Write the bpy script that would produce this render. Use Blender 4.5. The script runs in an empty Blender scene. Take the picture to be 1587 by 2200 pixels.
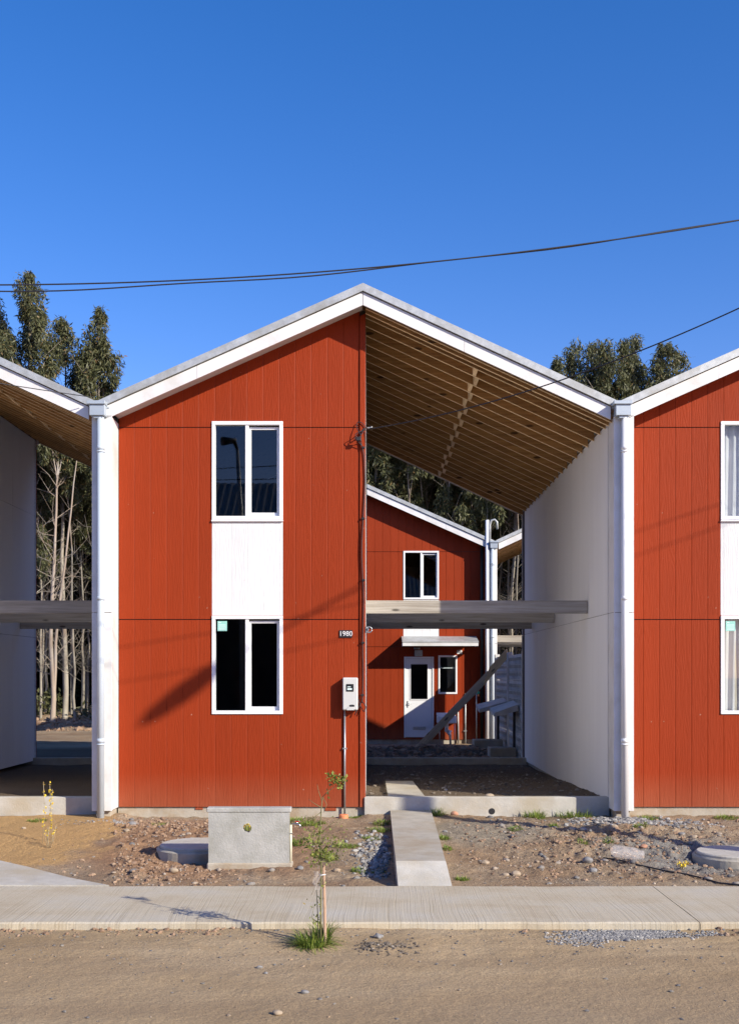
import bpy, math, random
import numpy as np
from mathutils import Vector, Matrix

# ------------------------------------------------------------------ camera
SC = bpy.context.scene
COL = SC.collection
F, CX, HY, CZ = 2370.0, 793.5, 1447.0, 2.0          # focal length and horizon in photo pixels, eye height
cam = bpy.data.cameras.new('camera'); camo = bpy.data.objects.new('camera', cam); COL.objects.link(camo)
camo.location = (0, 0, CZ); camo.rotation_euler = (math.pi/2, 0, 0)
cam.sensor_fit = 'AUTO'; cam.sensor_width = 36; cam.lens = F/2200*36; cam.shift_y = 347/2200
cam.clip_end = 2000; cam.clip_start = .05
SC.camera = camo
# ------------------------------------------------------------------ light
D = Vector((-1, .8, -.66)).normalized()               # direction the sunlight travels
SUN_EL = math.asin(-D.z); SUN_AZ = math.atan2(-D.x, -D.y)
world = bpy.data.worlds.new('World'); SC.world = world; world.use_nodes = True
wn = world.node_tree; bg = wn.nodes['Background']
sky = wn.nodes.new('ShaderNodeTexSky'); sky.sky_type = 'NISHITA'; sky.sun_disc = False
sky.sun_elevation = SUN_EL; sky.sun_rotation = SUN_AZ
sky.air_density = 1.0; sky.dust_density = .3; sky.ozone_density = 2.2; sky.altitude = 300
hs = wn.nodes.new('ShaderNodeHueSaturation'); hs.inputs['Saturation'].default_value = 1.38
hs.inputs['Value'].default_value = 1.0
tint = wn.nodes.new('ShaderNodeMix'); tint.data_type = 'RGBA'; tint.blend_type = 'MULTIPLY'
tint.inputs[0].default_value = 1; tint.inputs[7].default_value = (1.26, .90, 1.14, 1)
wn.links.new(sky.outputs[0], hs.inputs['Color']); wn.links.new(hs.outputs[0], tint.inputs[6]); wn.links.new(tint.outputs[2], bg.inputs[0])
bg.inputs[1].default_value = .125
sl = bpy.data.lights.new('sun', 'SUN'); sl.energy = 4.7; sl.angle = math.radians(.53); sl.color = (1, .92, .78)
so = bpy.data.objects.new('sun', sl); COL.objects.link(so); so.location = (20, -16, 14)
so.rotation_euler = D.to_track_quat('-Z', 'Y').to_euler()
SC.view_settings.view_transform = 'Standard'; SC.view_settings.look = 'None'
SC.view_settings.exposure = .5; SC.view_settings.gamma = 1
SC.render.engine = 'CYCLES'

random.seed(7); RNG = np.random.default_rng(11)

# ------------------------------------------------------------------ materials
def nodes(m):
    m.use_nodes = True; nt = m.node_tree
    return nt, nt.nodes['Principled BSDF']
def N(nt, t, **kw):
    n = nt.nodes.new(t)
    for k, v in kw.items():
        if k in n.inputs: n.inputs[k].default_value = v
        else: setattr(n, k, v)
    return n
def coords(nt, scale=(1, 1, 1), rot=(0, 0, 0)):
    tc = nt.nodes.new('ShaderNodeTexCoord'); mp = nt.nodes.new('ShaderNodeMapping')
    mp.inputs['Scale'].default_value = scale; mp.inputs['Rotation'].default_value = rot
    nt.links.new(tc.outputs['Object'], mp.inputs['Vector']); return mp.outputs['Vector']
def ramp(nt, fac, stops):
    r = nt.nodes.new('ShaderNodeValToRGB'); el = r.color_ramp.elements
    while len(el) < len(stops): el.new(.5)
    for e, (p, c) in zip(el, stops):
        e.position = p; e.color = (*c, 1) if len(c) == 3 else c
    nt.links.new(fac, r.inputs[0]); return r.outputs[0]
def mixc(nt, fac, a, b, mode='MIX'):
    m = nt.nodes.new('ShaderNodeMix'); m.data_type = 'RGBA'; m.blend_type = mode
    for s, i in ((fac, 0), (a, 6), (b, 7)):
        if isinstance(s, (int, float)): m.inputs[i].default_value = s
        elif isinstance(s, tuple): m.inputs[i].default_value = (*s, 1)
        else: nt.links.new(s, m.inputs[i])
    return m.outputs[2]
def mat(name, col, rough=.6, metal=0, var=.12, vscale=(3, 3, 3), bscale=(40, 40, 40), bump=.15, bdist=.004,
        rand=0, dirt=None, spec=.5, detail=5, dscale=1.3):
    m = bpy.data.materials.new(name); nt, p = nodes(m)
    p.inputs['Roughness'].default_value = rough; p.inputs['Metallic'].default_value = metal
    p.inputs['Specular IOR Level'].default_value = spec
    v = coords(nt, vscale); n1 = N(nt, 'ShaderNodeTexNoise', Scale=1.0, Detail=float(detail), Roughness=.6)
    nt.links.new(v, n1.inputs['Vector'])
    lo = tuple(c*(1-var) for c in col); hi = tuple(min(1, c*(1+var)) for c in col)
    c = ramp(nt, n1.outputs[0], [(.3, lo), (.7, hi)])
    if dirt:
        v3 = coords(nt, (dscale, dscale, dscale)); n3 = N(nt, 'ShaderNodeTexNoise', Scale=1.0, Detail=7.0, Roughness=.65)
        nt.links.new(v3, n3.inputs['Vector'])
        f = ramp(nt, n3.outputs[0], [(.47, (0, 0, 0)), (.68, (1, 1, 1))])
        c = mixc(nt, f, c, dirt)
    if rand:
        oi = nt.nodes.new('ShaderNodeObjectInfo')
        mr = N(nt, 'ShaderNodeMapRange'); mr.inputs[3].default_value = 1-rand; mr.inputs[4].default_value = 1+rand
        nt.links.new(oi.outputs['Random'], mr.inputs[0])
        vm = nt.nodes.new('ShaderNodeVectorMath'); vm.operation = 'SCALE'
        nt.links.new(c, vm.inputs[0]); nt.links.new(mr.outputs[0], vm.inputs['Scale']); c = vm.outputs[0]
    nt.links.new(c, p.inputs['Base Color'])
    if bump:
        v2 = coords(nt, bscale); n2 = N(nt, 'ShaderNodeTexNoise', Scale=1.0, Detail=6.0, Roughness=.6)
        nt.links.new(v2, n2.inputs['Vector'])
        b = N(nt, 'ShaderNodeBump', Strength=bump, Distance=bdist)
        nt.links.new(n2.outputs[0], b.inputs['Height']); nt.links.new(b.outputs[0], p.inputs['Normal'])
    return m

def siding_mat(name, col, k=1.0):
    m = bpy.data.materials.new(name); nt, p = nodes(m)
    p.inputs['Roughness'].default_value = .6; p.inputs['Specular IOR Level'].default_value = .14
    v = coords(nt, (9, 9, .8)); w = N(nt, 'ShaderNodeTexNoise', Scale=1.0, Detail=2.0)
    nt.links.new(v, w.inputs['Vector'])
    mm = N(nt, 'ShaderNodeMath', operation='MULTIPLY'); nt.links.new(w.outputs[0], mm.inputs[0]); mm.inputs[1].default_value = 75
    sn = N(nt, 'ShaderNodeMath', operation='SINE'); nt.links.new(mm.outputs[0], sn.inputs[0])
    v2 = coords(nt, (90, 90, 3)); f = N(nt, 'ShaderNodeTexNoise', Scale=1.0, Detail=4.0); nt.links.new(v2, f.inputs['Vector'])
    ad = N(nt, 'ShaderNodeMath', operation='MULTIPLY_ADD'); nt.links.new(sn.outputs[0], ad.inputs[0]); ad.inputs[1].default_value = .3
    nt.links.new(f.outputs[0], ad.inputs[2])
    b = N(nt, 'ShaderNodeBump', Strength=.30*k, Distance=.006); nt.links.new(ad.outputs[0], b.inputs['Height'])
    nt.links.new(b.outputs[0], p.inputs['Normal'])
    v3 = coords(nt, (.7, .7, .45)); n3 = N(nt, 'ShaderNodeTexNoise', Scale=1.0, Detail=6.0, Roughness=.7); nt.links.new(v3, n3.inputs['Vector'])
    c = ramp(nt, n3.outputs[0], [(.3, tuple(x*.92 for x in col)), (.7, tuple(min(1, x*1.07) for x in col))])
    v4 = coords(nt, (14, 14, 14)); n4 = N(nt, 'ShaderNodeTexNoise', Scale=1.0, Detail=3.0); nt.links.new(v4, n4.inputs['Vector'])
    sp = ramp(nt, n4.outputs[0], [(.74, (0, 0, 0)), (.78, (.5, .5, .5))])
    c = mixc(nt, sp, c, (.45, .33, .25))
    # splashed dust low on the wall
    tc = nt.nodes.new('ShaderNodeTexCoord'); sx = nt.nodes.new('ShaderNodeSeparateXYZ'); nt.links.new(tc.outputs['Object'], sx.inputs[0])
    mr = N(nt, 'ShaderNodeMapRange'); nt.links.new(sx.outputs[2], mr.inputs[0])
    mr.inputs[1].default_value = .75; mr.inputs[2].default_value = .3; mr.inputs[3].default_value = 0; mr.inputs[4].default_value = .32
    mu = N(nt, 'ShaderNodeMath', operation='MULTIPLY'); nt.links.new(mr.outputs[0], mu.inputs[0]); nt.links.new(n3.outputs[0], mu.inputs[1])
    c = mixc(nt, mu.outputs[0], c, (.42, .27, .16))
    oi = nt.nodes.new('ShaderNodeObjectInfo'); m2 = N(nt, 'ShaderNodeMapRange')
    m2.inputs[3].default_value = .955; m2.inputs[4].default_value = 1.045; nt.links.new(oi.outputs['Random'], m2.inputs[0])
    vm = nt.nodes.new('ShaderNodeVectorMath'); vm.operation = 'SCALE'; nt.links.new(c, vm.inputs[0]); nt.links.new(m2.outputs[0], vm.inputs['Scale'])
    nt.links.new(vm.outputs[0], p.inputs['Base Color'])
    return m

def wood_mat(name, col, dark, axis='x', knots=True, rough=.75):
    m = bpy.data.materials.new(name); nt, p = nodes(m); p.inputs['Roughness'].default_value = rough
    s = {'x': (1.2, 30, 30), 'y': (30, 1.2, 30), 'z': (30, 30, 1.2)}[axis]
    v = coords(nt, s); n = N(nt, 'ShaderNodeTexNoise', Scale=1.0, Detail=6.0, Roughness=.65, Distortion=.6); nt.links.new(v, n.inputs['Vector'])
    c = ramp(nt, n.outputs[0], [(.3, dark), (.65, col)])
    oi = nt.nodes.new('ShaderNodeObjectInfo')
    if knots:
        s2 = {'x': (2.2, 7, 7), 'y': (7, 2.2, 7), 'z': (7, 7, 2.2)}[axis]
        vk = coords(nt, s2); vo = N(nt, 'ShaderNodeTexVoronoi', Scale=1.0); nt.links.new(vk, vo.inputs['Vector'])
        k = ramp(nt, vo.outputs['Distance'], [(.10, (1, 1, 1)), (.17, (0, 0, 0))])
        c = mixc(nt, k, c, tuple(x*.35 for x in dark))
    m2 = N(nt, 'ShaderNodeMapRange'); m2.inputs[3].default_value = .8; m2.inputs[4].default_value = 1.2; nt.links.new(oi.outputs['Random'], m2.inputs[0])
    vm = nt.nodes.new('ShaderNodeVectorMath'); vm.operation = 'SCALE'; nt.links.new(c, vm.inputs[0]); nt.links.new(m2.outputs[0], vm.inputs['Scale'])
    nt.links.new(vm.outputs[0], p.inputs['Base Color'])
    b = N(nt, 'ShaderNodeBump', Strength=.3, Distance=.003); nt.links.new(n.outputs[0], b.inputs['Height']); nt.links.new(b.outputs[0], p.inputs['Normal'])
    return m

M = {}
M['red'] = siding_mat('red_siding_paint', (.27, .034, .0075))
M['white_siding'] = siding_mat('white_siding_paint', (.68, .69, .69), 1.0)
M['white'] = mat('white_paint', (.72, .72, .715), .5, var=.04, vscale=(6, 6, .8), bump=.08, dirt=(.60, .585, .55), dscale=1.6)
M['upvc'] = mat('white_window_plastic', (.80, .81, .82), .3, var=.02, bump=0)
M['greywhite'] = mat('off_white_wall_sheet', (.78, .77, .755), .75, var=.035, vscale=(2.5, 2.5, .35), bump=.2, bscale=(60, 60, 6), rand=.02)
M['soffit'] = mat('soffit_board', (.62, .58, .56), .7, var=.06)
M['paper'] = mat('building_paper', (.045, .035, .032), .9, var=.2)
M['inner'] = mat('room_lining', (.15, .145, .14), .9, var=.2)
M['galv'] = mat('galvanised_steel', (.46, .48, .48), .5, metal=.35, var=.16, vscale=(14, 14, 14), bump=.1, dirt=(.36, .36, .33), dscale=3)
M['zinc'] = mat('zinc_rainwater_head', (.42, .48, .53), .45, metal=.3, var=.08)
M['pipe'] = mat('pale_blue_grey_pipe', (.50, .57, .64), .35, var=.04, bump=0)
M['pipewhite'] = mat('white_painted_pipe', (.78, .79, .80), .35, var=.03, bump=0)
M['rafter'] = wood_mat('raw_pine_rafter', (.44, .245, .088), (.25, .125, .04))
M['edge'] = wood_mat('pale_pine_bounce_edge', (.86, .66, .40), (.70, .50, .28), knots=False)  # pale blocking pine, also bounce light painted on the rafter undersides
M['deck'] = wood_mat('roof_deck_board', (.36, .20, .075), (.22, .11, .035))
M['beam'] = wood_mat('weathered_grey_beam', (.42, .39, .34), (.24, .21, .17))
M['plank'] = wood_mat('grey_plank', (.58, .46, .31), (.38, .28, .18))
M['pine'] = wood_mat('fresh_pine', (.88, .64, .34), (.72, .48, .22))
def concrete(name, col, dirt, bump=.5, ds=1.5, rand=0):
    return mat(name, col, .9, var=.14, vscale=(5, 5, 5), bscale=(55, 55, 55), bump=bump, bdist=.008, dirt=dirt, dscale=ds, spec=.2, rand=rand)
M['conc'] = concrete('grey_concrete', (.43, .40, .335), (.36, .30, .215))
M['found'] = concrete('stained_foundation', (.42, .38, .31), (.34, .26, .17), ds=3)
M['conclt'] = concrete('pale_fresh_concrete', (.47, .45, .40), (.42, .37, .28))
M['boxconc'] = concrete('rendered_box_concrete', (.40, .40, .375), (.31, .31, .275), bump=.6, ds=3.5)
M['fence'] = concrete('fence_concrete', (.58, .57, .54), (.48, .46, .42))
M['glass'] = bpy.data.materials.new('window_glass')
nt, p = nodes(M['glass']); nt.nodes.remove(p)
fr = N(nt, 'ShaderNodeFresnel', IOR=1.75); tr = N(nt, 'ShaderNodeBsdfTransparent'); tr.inputs[0].default_value = (.84, .88, .88, 1)
gl = N(nt, 'ShaderNodeBsdfGlossy', Roughness=.015); mx = N(nt, 'ShaderNodeMixShader')
ge = nt.nodes.new('ShaderNodeNewGeometry'); iv = N(nt, 'ShaderNodeMath', operation='SUBTRACT'); iv.inputs[0].default_value = 1; nt.links.new(ge.outputs['Backfacing'], iv.inputs[1])
fm = N(nt, 'ShaderNodeMath', operation='MULTIPLY'); nt.links.new(fr.outputs[0], fm.inputs[0]); nt.links.new(iv.outputs[0], fm.inputs[1])
nt.links.new(fm.outputs[0], mx.inputs[0]); nt.links.new(tr.outputs[0], mx.inputs[1]); nt.links.new(gl.outputs[0], mx.inputs[2])
nt.links.new(mx.outputs[0], nt.nodes['Material Output'].inputs[0])
M['blackglass'] = mat('dark_display', (.02, .025, .03), .1, bump=0)
M['black'] = mat('black_plastic', (.02, .02, .022), .5, bump=0)
M['cable'] = mat('black_cable_sheath', (.025, .025, .03), .6, bump=0)
M['meter'] = mat('grey_meter_plastic', (.56, .57, .55), .4, var=.03, bump=0)
M['conduit'] = mat('steel_conduit', (.45, .47, .48), .35, metal=.7, var=.1)
M['orange'] = mat('orange_plastic_cap', (.80, .27, .12), .5, var=.1)
M['teal'] = mat('teal_sticker', (.30, .62, .55), .5, var=.05, bump=0)
M['teallt'] = mat('pale_sticker_print', (.70, .85, .82), .5, var=.02, bump=0)
M['curtain'] = mat('pale_curtain', (.80, .72, .73), .9, var=.08, bump=.1)
M['curtain2'] = mat('tan_curtain', (.78, .64, .52), .9, var=.15, bump=.1)
M['brass'] = mat('brass_fitting', (.55, .42, .18), .35, metal=.8, bump=0)
M['chrome'] = mat('chrome_tap', (.65, .66, .68), .2, metal=.9, bump=0)
M['redp'] = mat('red_tap_handle', (.5, .03, .03), .5, bump=0)
M['green'] = mat('green_fitting', (.05, .45, .28), .5, bump=0)
M['cream'] = mat('cream_plastic_pipe', (.70, .66, .50), .45, var=.06, bump=0)
M['yellow'] = mat('yellow_petal', (.75, .55, .03), .7, var=.15, bump=0)
M['stem'] = mat('straw_stem', (.42, .36, .24), .8, var=.15, bump=0)
M['greenstem'] = mat('green_brown_stem', (.17, .16, .07), .8, var=.2, bump=0)
M['stake'] = mat('split_timber_stake', (.48, .32, .22), .8, var=.2)
M['film'] = bpy.data.materials.new('clear_plastic_film')
nt, p = nodes(M['film']); nt.nodes.remove(p)
tr = N(nt, 'ShaderNodeBsdfTransparent'); df = N(nt, 'ShaderNodeBsdfPrincipled', Roughness=.25); df.inputs[0].default_value = (.8, .76, .74, 1)
mx = N(nt, 'ShaderNodeMixShader'); mx.inputs[0].default_value = .22
nt.links.new(tr.outputs[0], mx.inputs[1]); nt.links.new(df.outputs[0], mx.inputs[2]); nt.links.new(mx.outputs[0], nt.nodes['Material Output'].inputs[0])

def leaf_mat(name, a, b, c=None):
    m = bpy.data.materials.new(name); nt, p = nodes(m); p.inputs['Roughness'].default_value = .5
    p.inputs['Specular IOR Level'].default_value = .35
    g = nt.nodes.new('ShaderNodeNewGeometry')
    st = [(0, a), (.55, b)] + ([(.93, b), (1.0, c)] if c else [(1, b)])
    col = ramp(nt, g.outputs['Random Per Island'], st)
    nt.links.new(col, p.inputs['Base Color'])
    t = N(nt, 'ShaderNodeBsdfTranslucent'); nt.links.new(col, t.inputs[0]); mx = N(nt, 'ShaderNodeMixShader'); mx.inputs[0].default_value = .22
    out = nt.nodes['Material Output']; nt.links.new(p.outputs[0], mx.inputs[1]); nt.links.new(t.outputs[0], mx.inputs[2]); nt.links.new(mx.outputs[0], out.inputs[0])
    return m
M['leaf'] = leaf_mat('eucalyptus_leaf', (.042, .052, .026), (.125, .13, .056), (.26, .16, .07))
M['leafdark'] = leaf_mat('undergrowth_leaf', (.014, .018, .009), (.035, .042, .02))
M['sapleaf'] = leaf_mat('sapling_leaf', (.13, .18, .03), (.24, .27, .06), (.40, .28, .12))
M['grass'] = leaf_mat('grass_blade', (.08, .15, .022), (.22, .28, .05), (.42, .36, .14))
M['bark'] = mat('pale_eucalyptus_bark', (.27, .245, .20), .85, var=.42, vscale=(4, 4, .7), bump=.4, rand=.3, dirt=(.17, .12, .085), dscale=1.1)
M['barkpeel'] = mat('peeling_orange_bark', (.33, .26, .20), .85, var=.35, vscale=(7, 7, .5), bump=.4, dirt=(.36, .34, .31), dscale=1)

# ------------------------------------------------------------------ object helpers
def tag(o, label=None, cat=None, group=None, kind=None):
    if label: o['label'] = label
    if cat: o['category'] = cat
    if group: o['group'] = group
    if kind: o['kind'] = kind
    return o
def thing(name, label, cat, loc=(0, 0, 0), rz=0, group=None):
    o = bpy.data.objects.new(name, None); COL.objects.link(o); o.location = loc; o.rotation_euler = (0, 0, rz)
    o.empty_display_size = .2
    return tag(o, label, cat, group)
def children(o): return [c for c in bpy.data.objects if c.parent == o]
def copy_tree(o, parent=None, kids=None, skip=()):
    if kids is None:
        kids = {}
        for c in bpy.data.objects:
            if c.parent: kids.setdefault(c.parent, []).append(c)
    c = o.copy(); COL.objects.link(c); c.parent = parent
    for ch in kids.get(o, []):
        if ch.name.split('.')[0] in skip: continue
        copy_tree(ch, c, kids, skip)
    return c
class MB:
    def __init__(s): s.v = []; s.f = []; s.sm = []
    def add(s, vs, fs, smooth=False):
        b = len(s.v); s.v += [tuple(v) for v in vs]; s.f += [tuple(i+b for i in f) for f in fs]; s.sm += [smooth]*len(fs); return s
    def box(s, x0, x1, y0, y1, z0, z1):
        return s.add([(x0,y0,z0),(x1,y0,z0),(x1,y1,z0),(x0,y1,z0),(x0,y0,z1),(x1,y0,z1),(x1,y1,z1),(x0,y1,z1)],
                     [(3,2,1,0),(4,5,6,7),(0,1,5,4),(1,2,6,5),(2,3,7,6),(3,0,4,7)])
    def bbox(s, x0, x1, y0, y1, z0, z1, c=.006):
        """box with chamfered edges"""
        vs = []; 
        for (ax, a0) in ((0, 0),):
            pass
        X = (x0, x1); Y = (y0, y1); Z = (z0, z1); idx = {}
        for i in (0, 1):
            for j in (0, 1):
                for k in (0, 1):
                    sx = c if i == 0 else -c; sy = c if j == 0 else -c; sz = c if k == 0 else -c
                    idx[i,j,k,'x'] = len(vs); vs.append((X[i], Y[j]+sy, Z[k]+sz))
                    idx[i,j,k,'y'] = len(vs); vs.append((X[i]+sx, Y[j], Z[k]+sz))
                    idx[i,j,k,'z'] = len(vs); vs.append((X[i]+sx, Y[j]+sy, Z[k]))
        fs = []
        for i in (0, 1):
            q = [idx[i,0,0,'x'], idx[i,1,0,'x'], idx[i,1,1,'x'], idx[i,0,1,'x']]; fs.append(q if i else q[::-1])
            q = [idx[0,i,0,'y'], idx[0,i,1,'y'], idx[1,i,1,'y'], idx[1,i,0,'y']]; fs.append(q if i else q[::-1])
            q = [idx[0,0,i,'z'], idx[1,0,i,'z'], idx[1,1,i,'z'], idx[0,1,i,'z']]; fs.append(q if i else q[::-1])
        for a in (0, 1):
            for b in (0, 1):
                q = [idx[a,b,0,'x'], idx[a,b,0,'y'], idx[a,b,1,'y'], idx[a,b,1,'x']]; fs.append(q if a == b else q[::-1])
                q = [idx[a,0,b,'x'], idx[a,0,b,'z'], idx[a,1,b,'z'], idx[a,1,b,'x']]; fs.append(q[::-1] if a == b else q)
                q = [idx[0,a,b,'y'], idx[0,a,b,'z'], idx[1,a,b,'z'], idx[1,a,b,'y']]; fs.append(q if a == b else q[::-1])
                for k in (0, 1):
                    q = [idx[a,b,k,'x'], idx[a,b,k,'y'], idx[a,b,k,'z']]; fs.append(q if (a+b+k) % 2 else q[::-1])
        return s.add(vs, fs)
    def prism(s, poly, y0, y1, c=0):
        """polygon of (x, z), extruded y0 -> y1; y0 face chamfered in x by c"""
        n = len(poly); xs = [p[0] for p in poly]; a, b = min(xs), max(xs)
        dy = math.copysign(c, y1-y0)
        c2 = c*1.7 if c and y1 > y0 else c                # wider lip on the side the sun strikes
        vs = [((x+c*.45 if abs(x-a) < 1e-6 else x-c2 if abs(x-b) < 1e-6 else x), y0, z) for x, z in poly]
        if c: vs += [(x, y0+dy*.85, z) for x, z in poly]
        vs += [(x, y1, z) for x, z in poly]
        L = 3 if c else 2; fs = [tuple(range(n)), tuple(range((L-1)*n, L*n))[::-1]]
        for l in range(L-1):
            for i in range(n):
                j = (i+1) % n; fs.append((l*n+j, l*n+i, (l+1)*n+i, (l+1)*n+j))
        return s.add(vs, fs)
    def tube(s, pts, r, n=8, caps=True, smooth=True):
        pts = [Vector(p) for p in pts]; rs = r if isinstance(r, (list, tuple)) else [r]*len(pts)
        vs = []; fs = []; up = Vector((0, 0, 1)); prev = None
        for i, p in enumerate(pts):
            d = (pts[min(i+1, len(pts)-1)]-pts[max(i-1, 0)])
            d = d.normalized() if d.length > 1e-9 else Vector((0,0,1))
            if prev is None:
                a = d.cross(Vector((0, 1, 0)) if abs(d.y) < .9 else Vector((1, 0, 0))).normalized()
            else:
                a = (prev - d*prev.dot(d)); a = a.normalized() if a.length > 1e-6 else d.orthogonal().normalized()
            prev = a; b = d.cross(a)
            for k in range(n):
                t = 2*math.pi*k/n; vs.append(p+(a*math.cos(t)+b*math.sin(t))*rs[i])
        for i in range(len(pts)-1):
            for k in range(n):
                k2 = (k+1) % n; fs.append((i*n+k, i*n+k2, (i+1)*n+k2, (i+1)*n+k))
        if caps: fs.append(tuple(range(n))[::-1]); fs.append(tuple(range((len(pts)-1)*n, len(pts)*n)))
        b0 = len(s.v); s.v += [tuple(v) for v in vs]; s.f += [tuple(i+b0 for i in f) for f in fs]
        s.sm += [smooth]*((len(pts)-1)*n) + ([False]*2 if caps else []); return s
    def lathe(s, prof, cx, cy, n=24, smooth=True):
        vs = [(cx+r*math.cos(2*math.pi*k/n), cy+r*math.sin(2*math.pi*k/n), z) for r, z in prof for k in range(n)]
        fs = [(i*n+k, i*n+(k+1) % n, (i+1)*n+(k+1) % n, (i+1)*n+k) for i in range(len(prof)-1) for k in range(n)]
        fs += [tuple(range(n))[::-1], tuple(range((len(prof)-1)*n, len(prof)*n))]
        return s.add(vs, fs, False)
    def mesh(s, name, m):
        me = bpy.data.meshes.new(name); me.from_pydata(s.v, [], s.f); me.polygons.foreach_set('use_smooth', s.sm)
        me.materials.append(m); me.update(); return me
    def build(s, name, m, parent=None):
        o = bpy.data.objects.new(name, s.mesh(name, m)); COL.objects.link(o); o.parent = parent; return o
def npmesh(name, v, f, m, smooth=False, parent=None):
    """v (n,3) array, f (k,3|4) array -> object"""
    me = bpy.data.meshes.new(name); k, w = f.shape
    me.vertices.add(len(v)); me.vertices.foreach_set('co', np.ascontiguousarray(v, dtype=np.float32).ravel())
    me.loops.add(k*w); me.loops.foreach_set('vertex_index', np.ascontiguousarray(f, dtype=np.int32).ravel())
    me.polygons.add(k); me.polygons.foreach_set('loop_start', np.arange(0, k*w, w, dtype=np.int32))
    me.polygons.foreach_set('use_smooth', np.full(k, smooth)); me.materials.append(m)
    me.update(calc_edges=True); me.validate()
    o = bpy.data.objects.new(name, me); COL.objects.link(o); o.parent = parent; return o
def at(px, py, Y): return Vector(((px-CX)*Y/F, Y, CZ-(py-HY)*Y/F))

# ------------------------------------------------------------------ ground relief
PERM = np.random.default_rng(5).random((256, 256))
def vnoise(x, y):
    xi = np.floor(x).astype(int); yi = np.floor(y).astype(int); fx = x-xi; fy = y-yi
    fx = fx*fx*(3-2*fx); fy = fy*fy*(3-2*fy)
    g = lambda a, b: PERM[a % 256, b % 256]
    return (g(xi, yi)*(1-fx)+g(xi+1, yi)*fx)*(1-fy)+(g(xi, yi+1)*(1-fx)+g(xi+1, yi+1)*fx)*fy-.5
def fbm(x, y, o=4, g=.5):
    s = 0; a = 1
    for i in range(o): s = s+a*vnoise(x*2**i+17.3*i, y*2**i+5.1*i); a *= g
    return s
def sst(a, b, x): t = np.clip((x-a)/(b-a), 0, 1); return t*t*(3-2*t)
def gau(x, y, cx, cy, sx, sy): return np.exp(-((x-cx)/sx)**2-((y-cy)/sy)**2)
SW0, SW1, SWZ = 8.43, 9.83, .10                      # sidewalk near edge, far edge, top
def height(x, y):
    x = np.asarray(x, float); y = np.asarray(y, float)
    road = .045-.05*sst(8.3, 6.4, y)+.012*fbm(x*.9, y*1.8, 4)+.005*fbm(x*7, y*7, 3)
    road += .012*np.maximum(0, fbm(x*1.6, y*2.2, 3))*sst(8.0, 7.2, y)+.016*np.abs(fbm(x*3, y*5, 4))*sst(7.2, 8.3, y); road += .02*gau(x, y, .15, 7.8, .35, .22)*(1+fbm(x*9, y*9, 3)) - .02*gau(x, y, 2.3, 8.3, .5, .12)
    dirt = .075+.14*sst(9.8, 13.0, y)
    amp = sst(9.85, 10.4, y)
    left = sst(-.215, -.25, x/y)
    rough = (1-.85*left)*(.35+.9*gau(x, y, -2.3, 11.4, 1.4, 1.6)+1.0*gau(x, y, 2.9, 11.8, 1.3, 1.3))
    clod = np.abs(fbm(x*5.5, y*5.5, 4, .55))
    dirt = dirt+amp*(.045*fbm(x*1.3+3, y*1.3, 4)+rough*(.085*clod+.016*fbm(x*16, y*16, 3))-.01)
    dirt += amp*(.05*gau(x, y, 3.0, 12.9, .5, .7)+.07*gau(x, y, 2.45, 11.6, .6, .3)-.07*gau(x, y, 3.5, 11.2, .5, .5)
             -.07*gau(x, y, -1.95, 11.25, .6, .4)-.05*sst(12.7, 13.6, y)*sst(-3.15, -2.9, x)*sst(.1, -.3, x)+.02*gau(x, y, -3.2, 13.1, .3, .5))
    orange = gau(x, y, -3.9, 12.2, 1.3, 1.2)
    dirt = dirt*(1-orange*.0)
    bay = .385-.15*sst(14.3, 20.8, y)+.02*fbm(x*1.5, y*1.5, 4)+.015*np.abs(fbm(x*7, y*7, 3))
    yard = .19+.03*fbm(x*.8, y*.8, 4)+.03*np.abs(fbm(x*4, y*4, 3))+.13*gau(x, y, .9, 24.6, 3.0, .8)*(1+.6*fbm(x*3, y*3, 3))
    yard += sst(34, 37.5, y)*(.12+.45*np.abs(fbm(x*.9, y*.9, 4)))
    z = np.where(y < 9.1, road, dirt)
    z = np.where(y > 14.08, bay, z); z = np.where(y > 21.4, yard, z)
    far = sst(60, 120, np.abs(y))
    return z*(1-far)+.1*far
def sheet(name, xs, ys, m):
    X, Y = np.meshgrid(xs, ys); Z = height(X, Y)
    v = np.stack([X, Y, Z], -1).reshape(-1, 3); nx, ny = len(xs), len(ys)
    i = (np.arange(ny-1)[:, None]*nx+np.arange(nx-1)[None]).ravel()
    f = np.stack([i, i+1, i+nx+1, i+nx], 1)
    return tag(npmesh(name, v, f, m, True), kind='structure')

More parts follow.
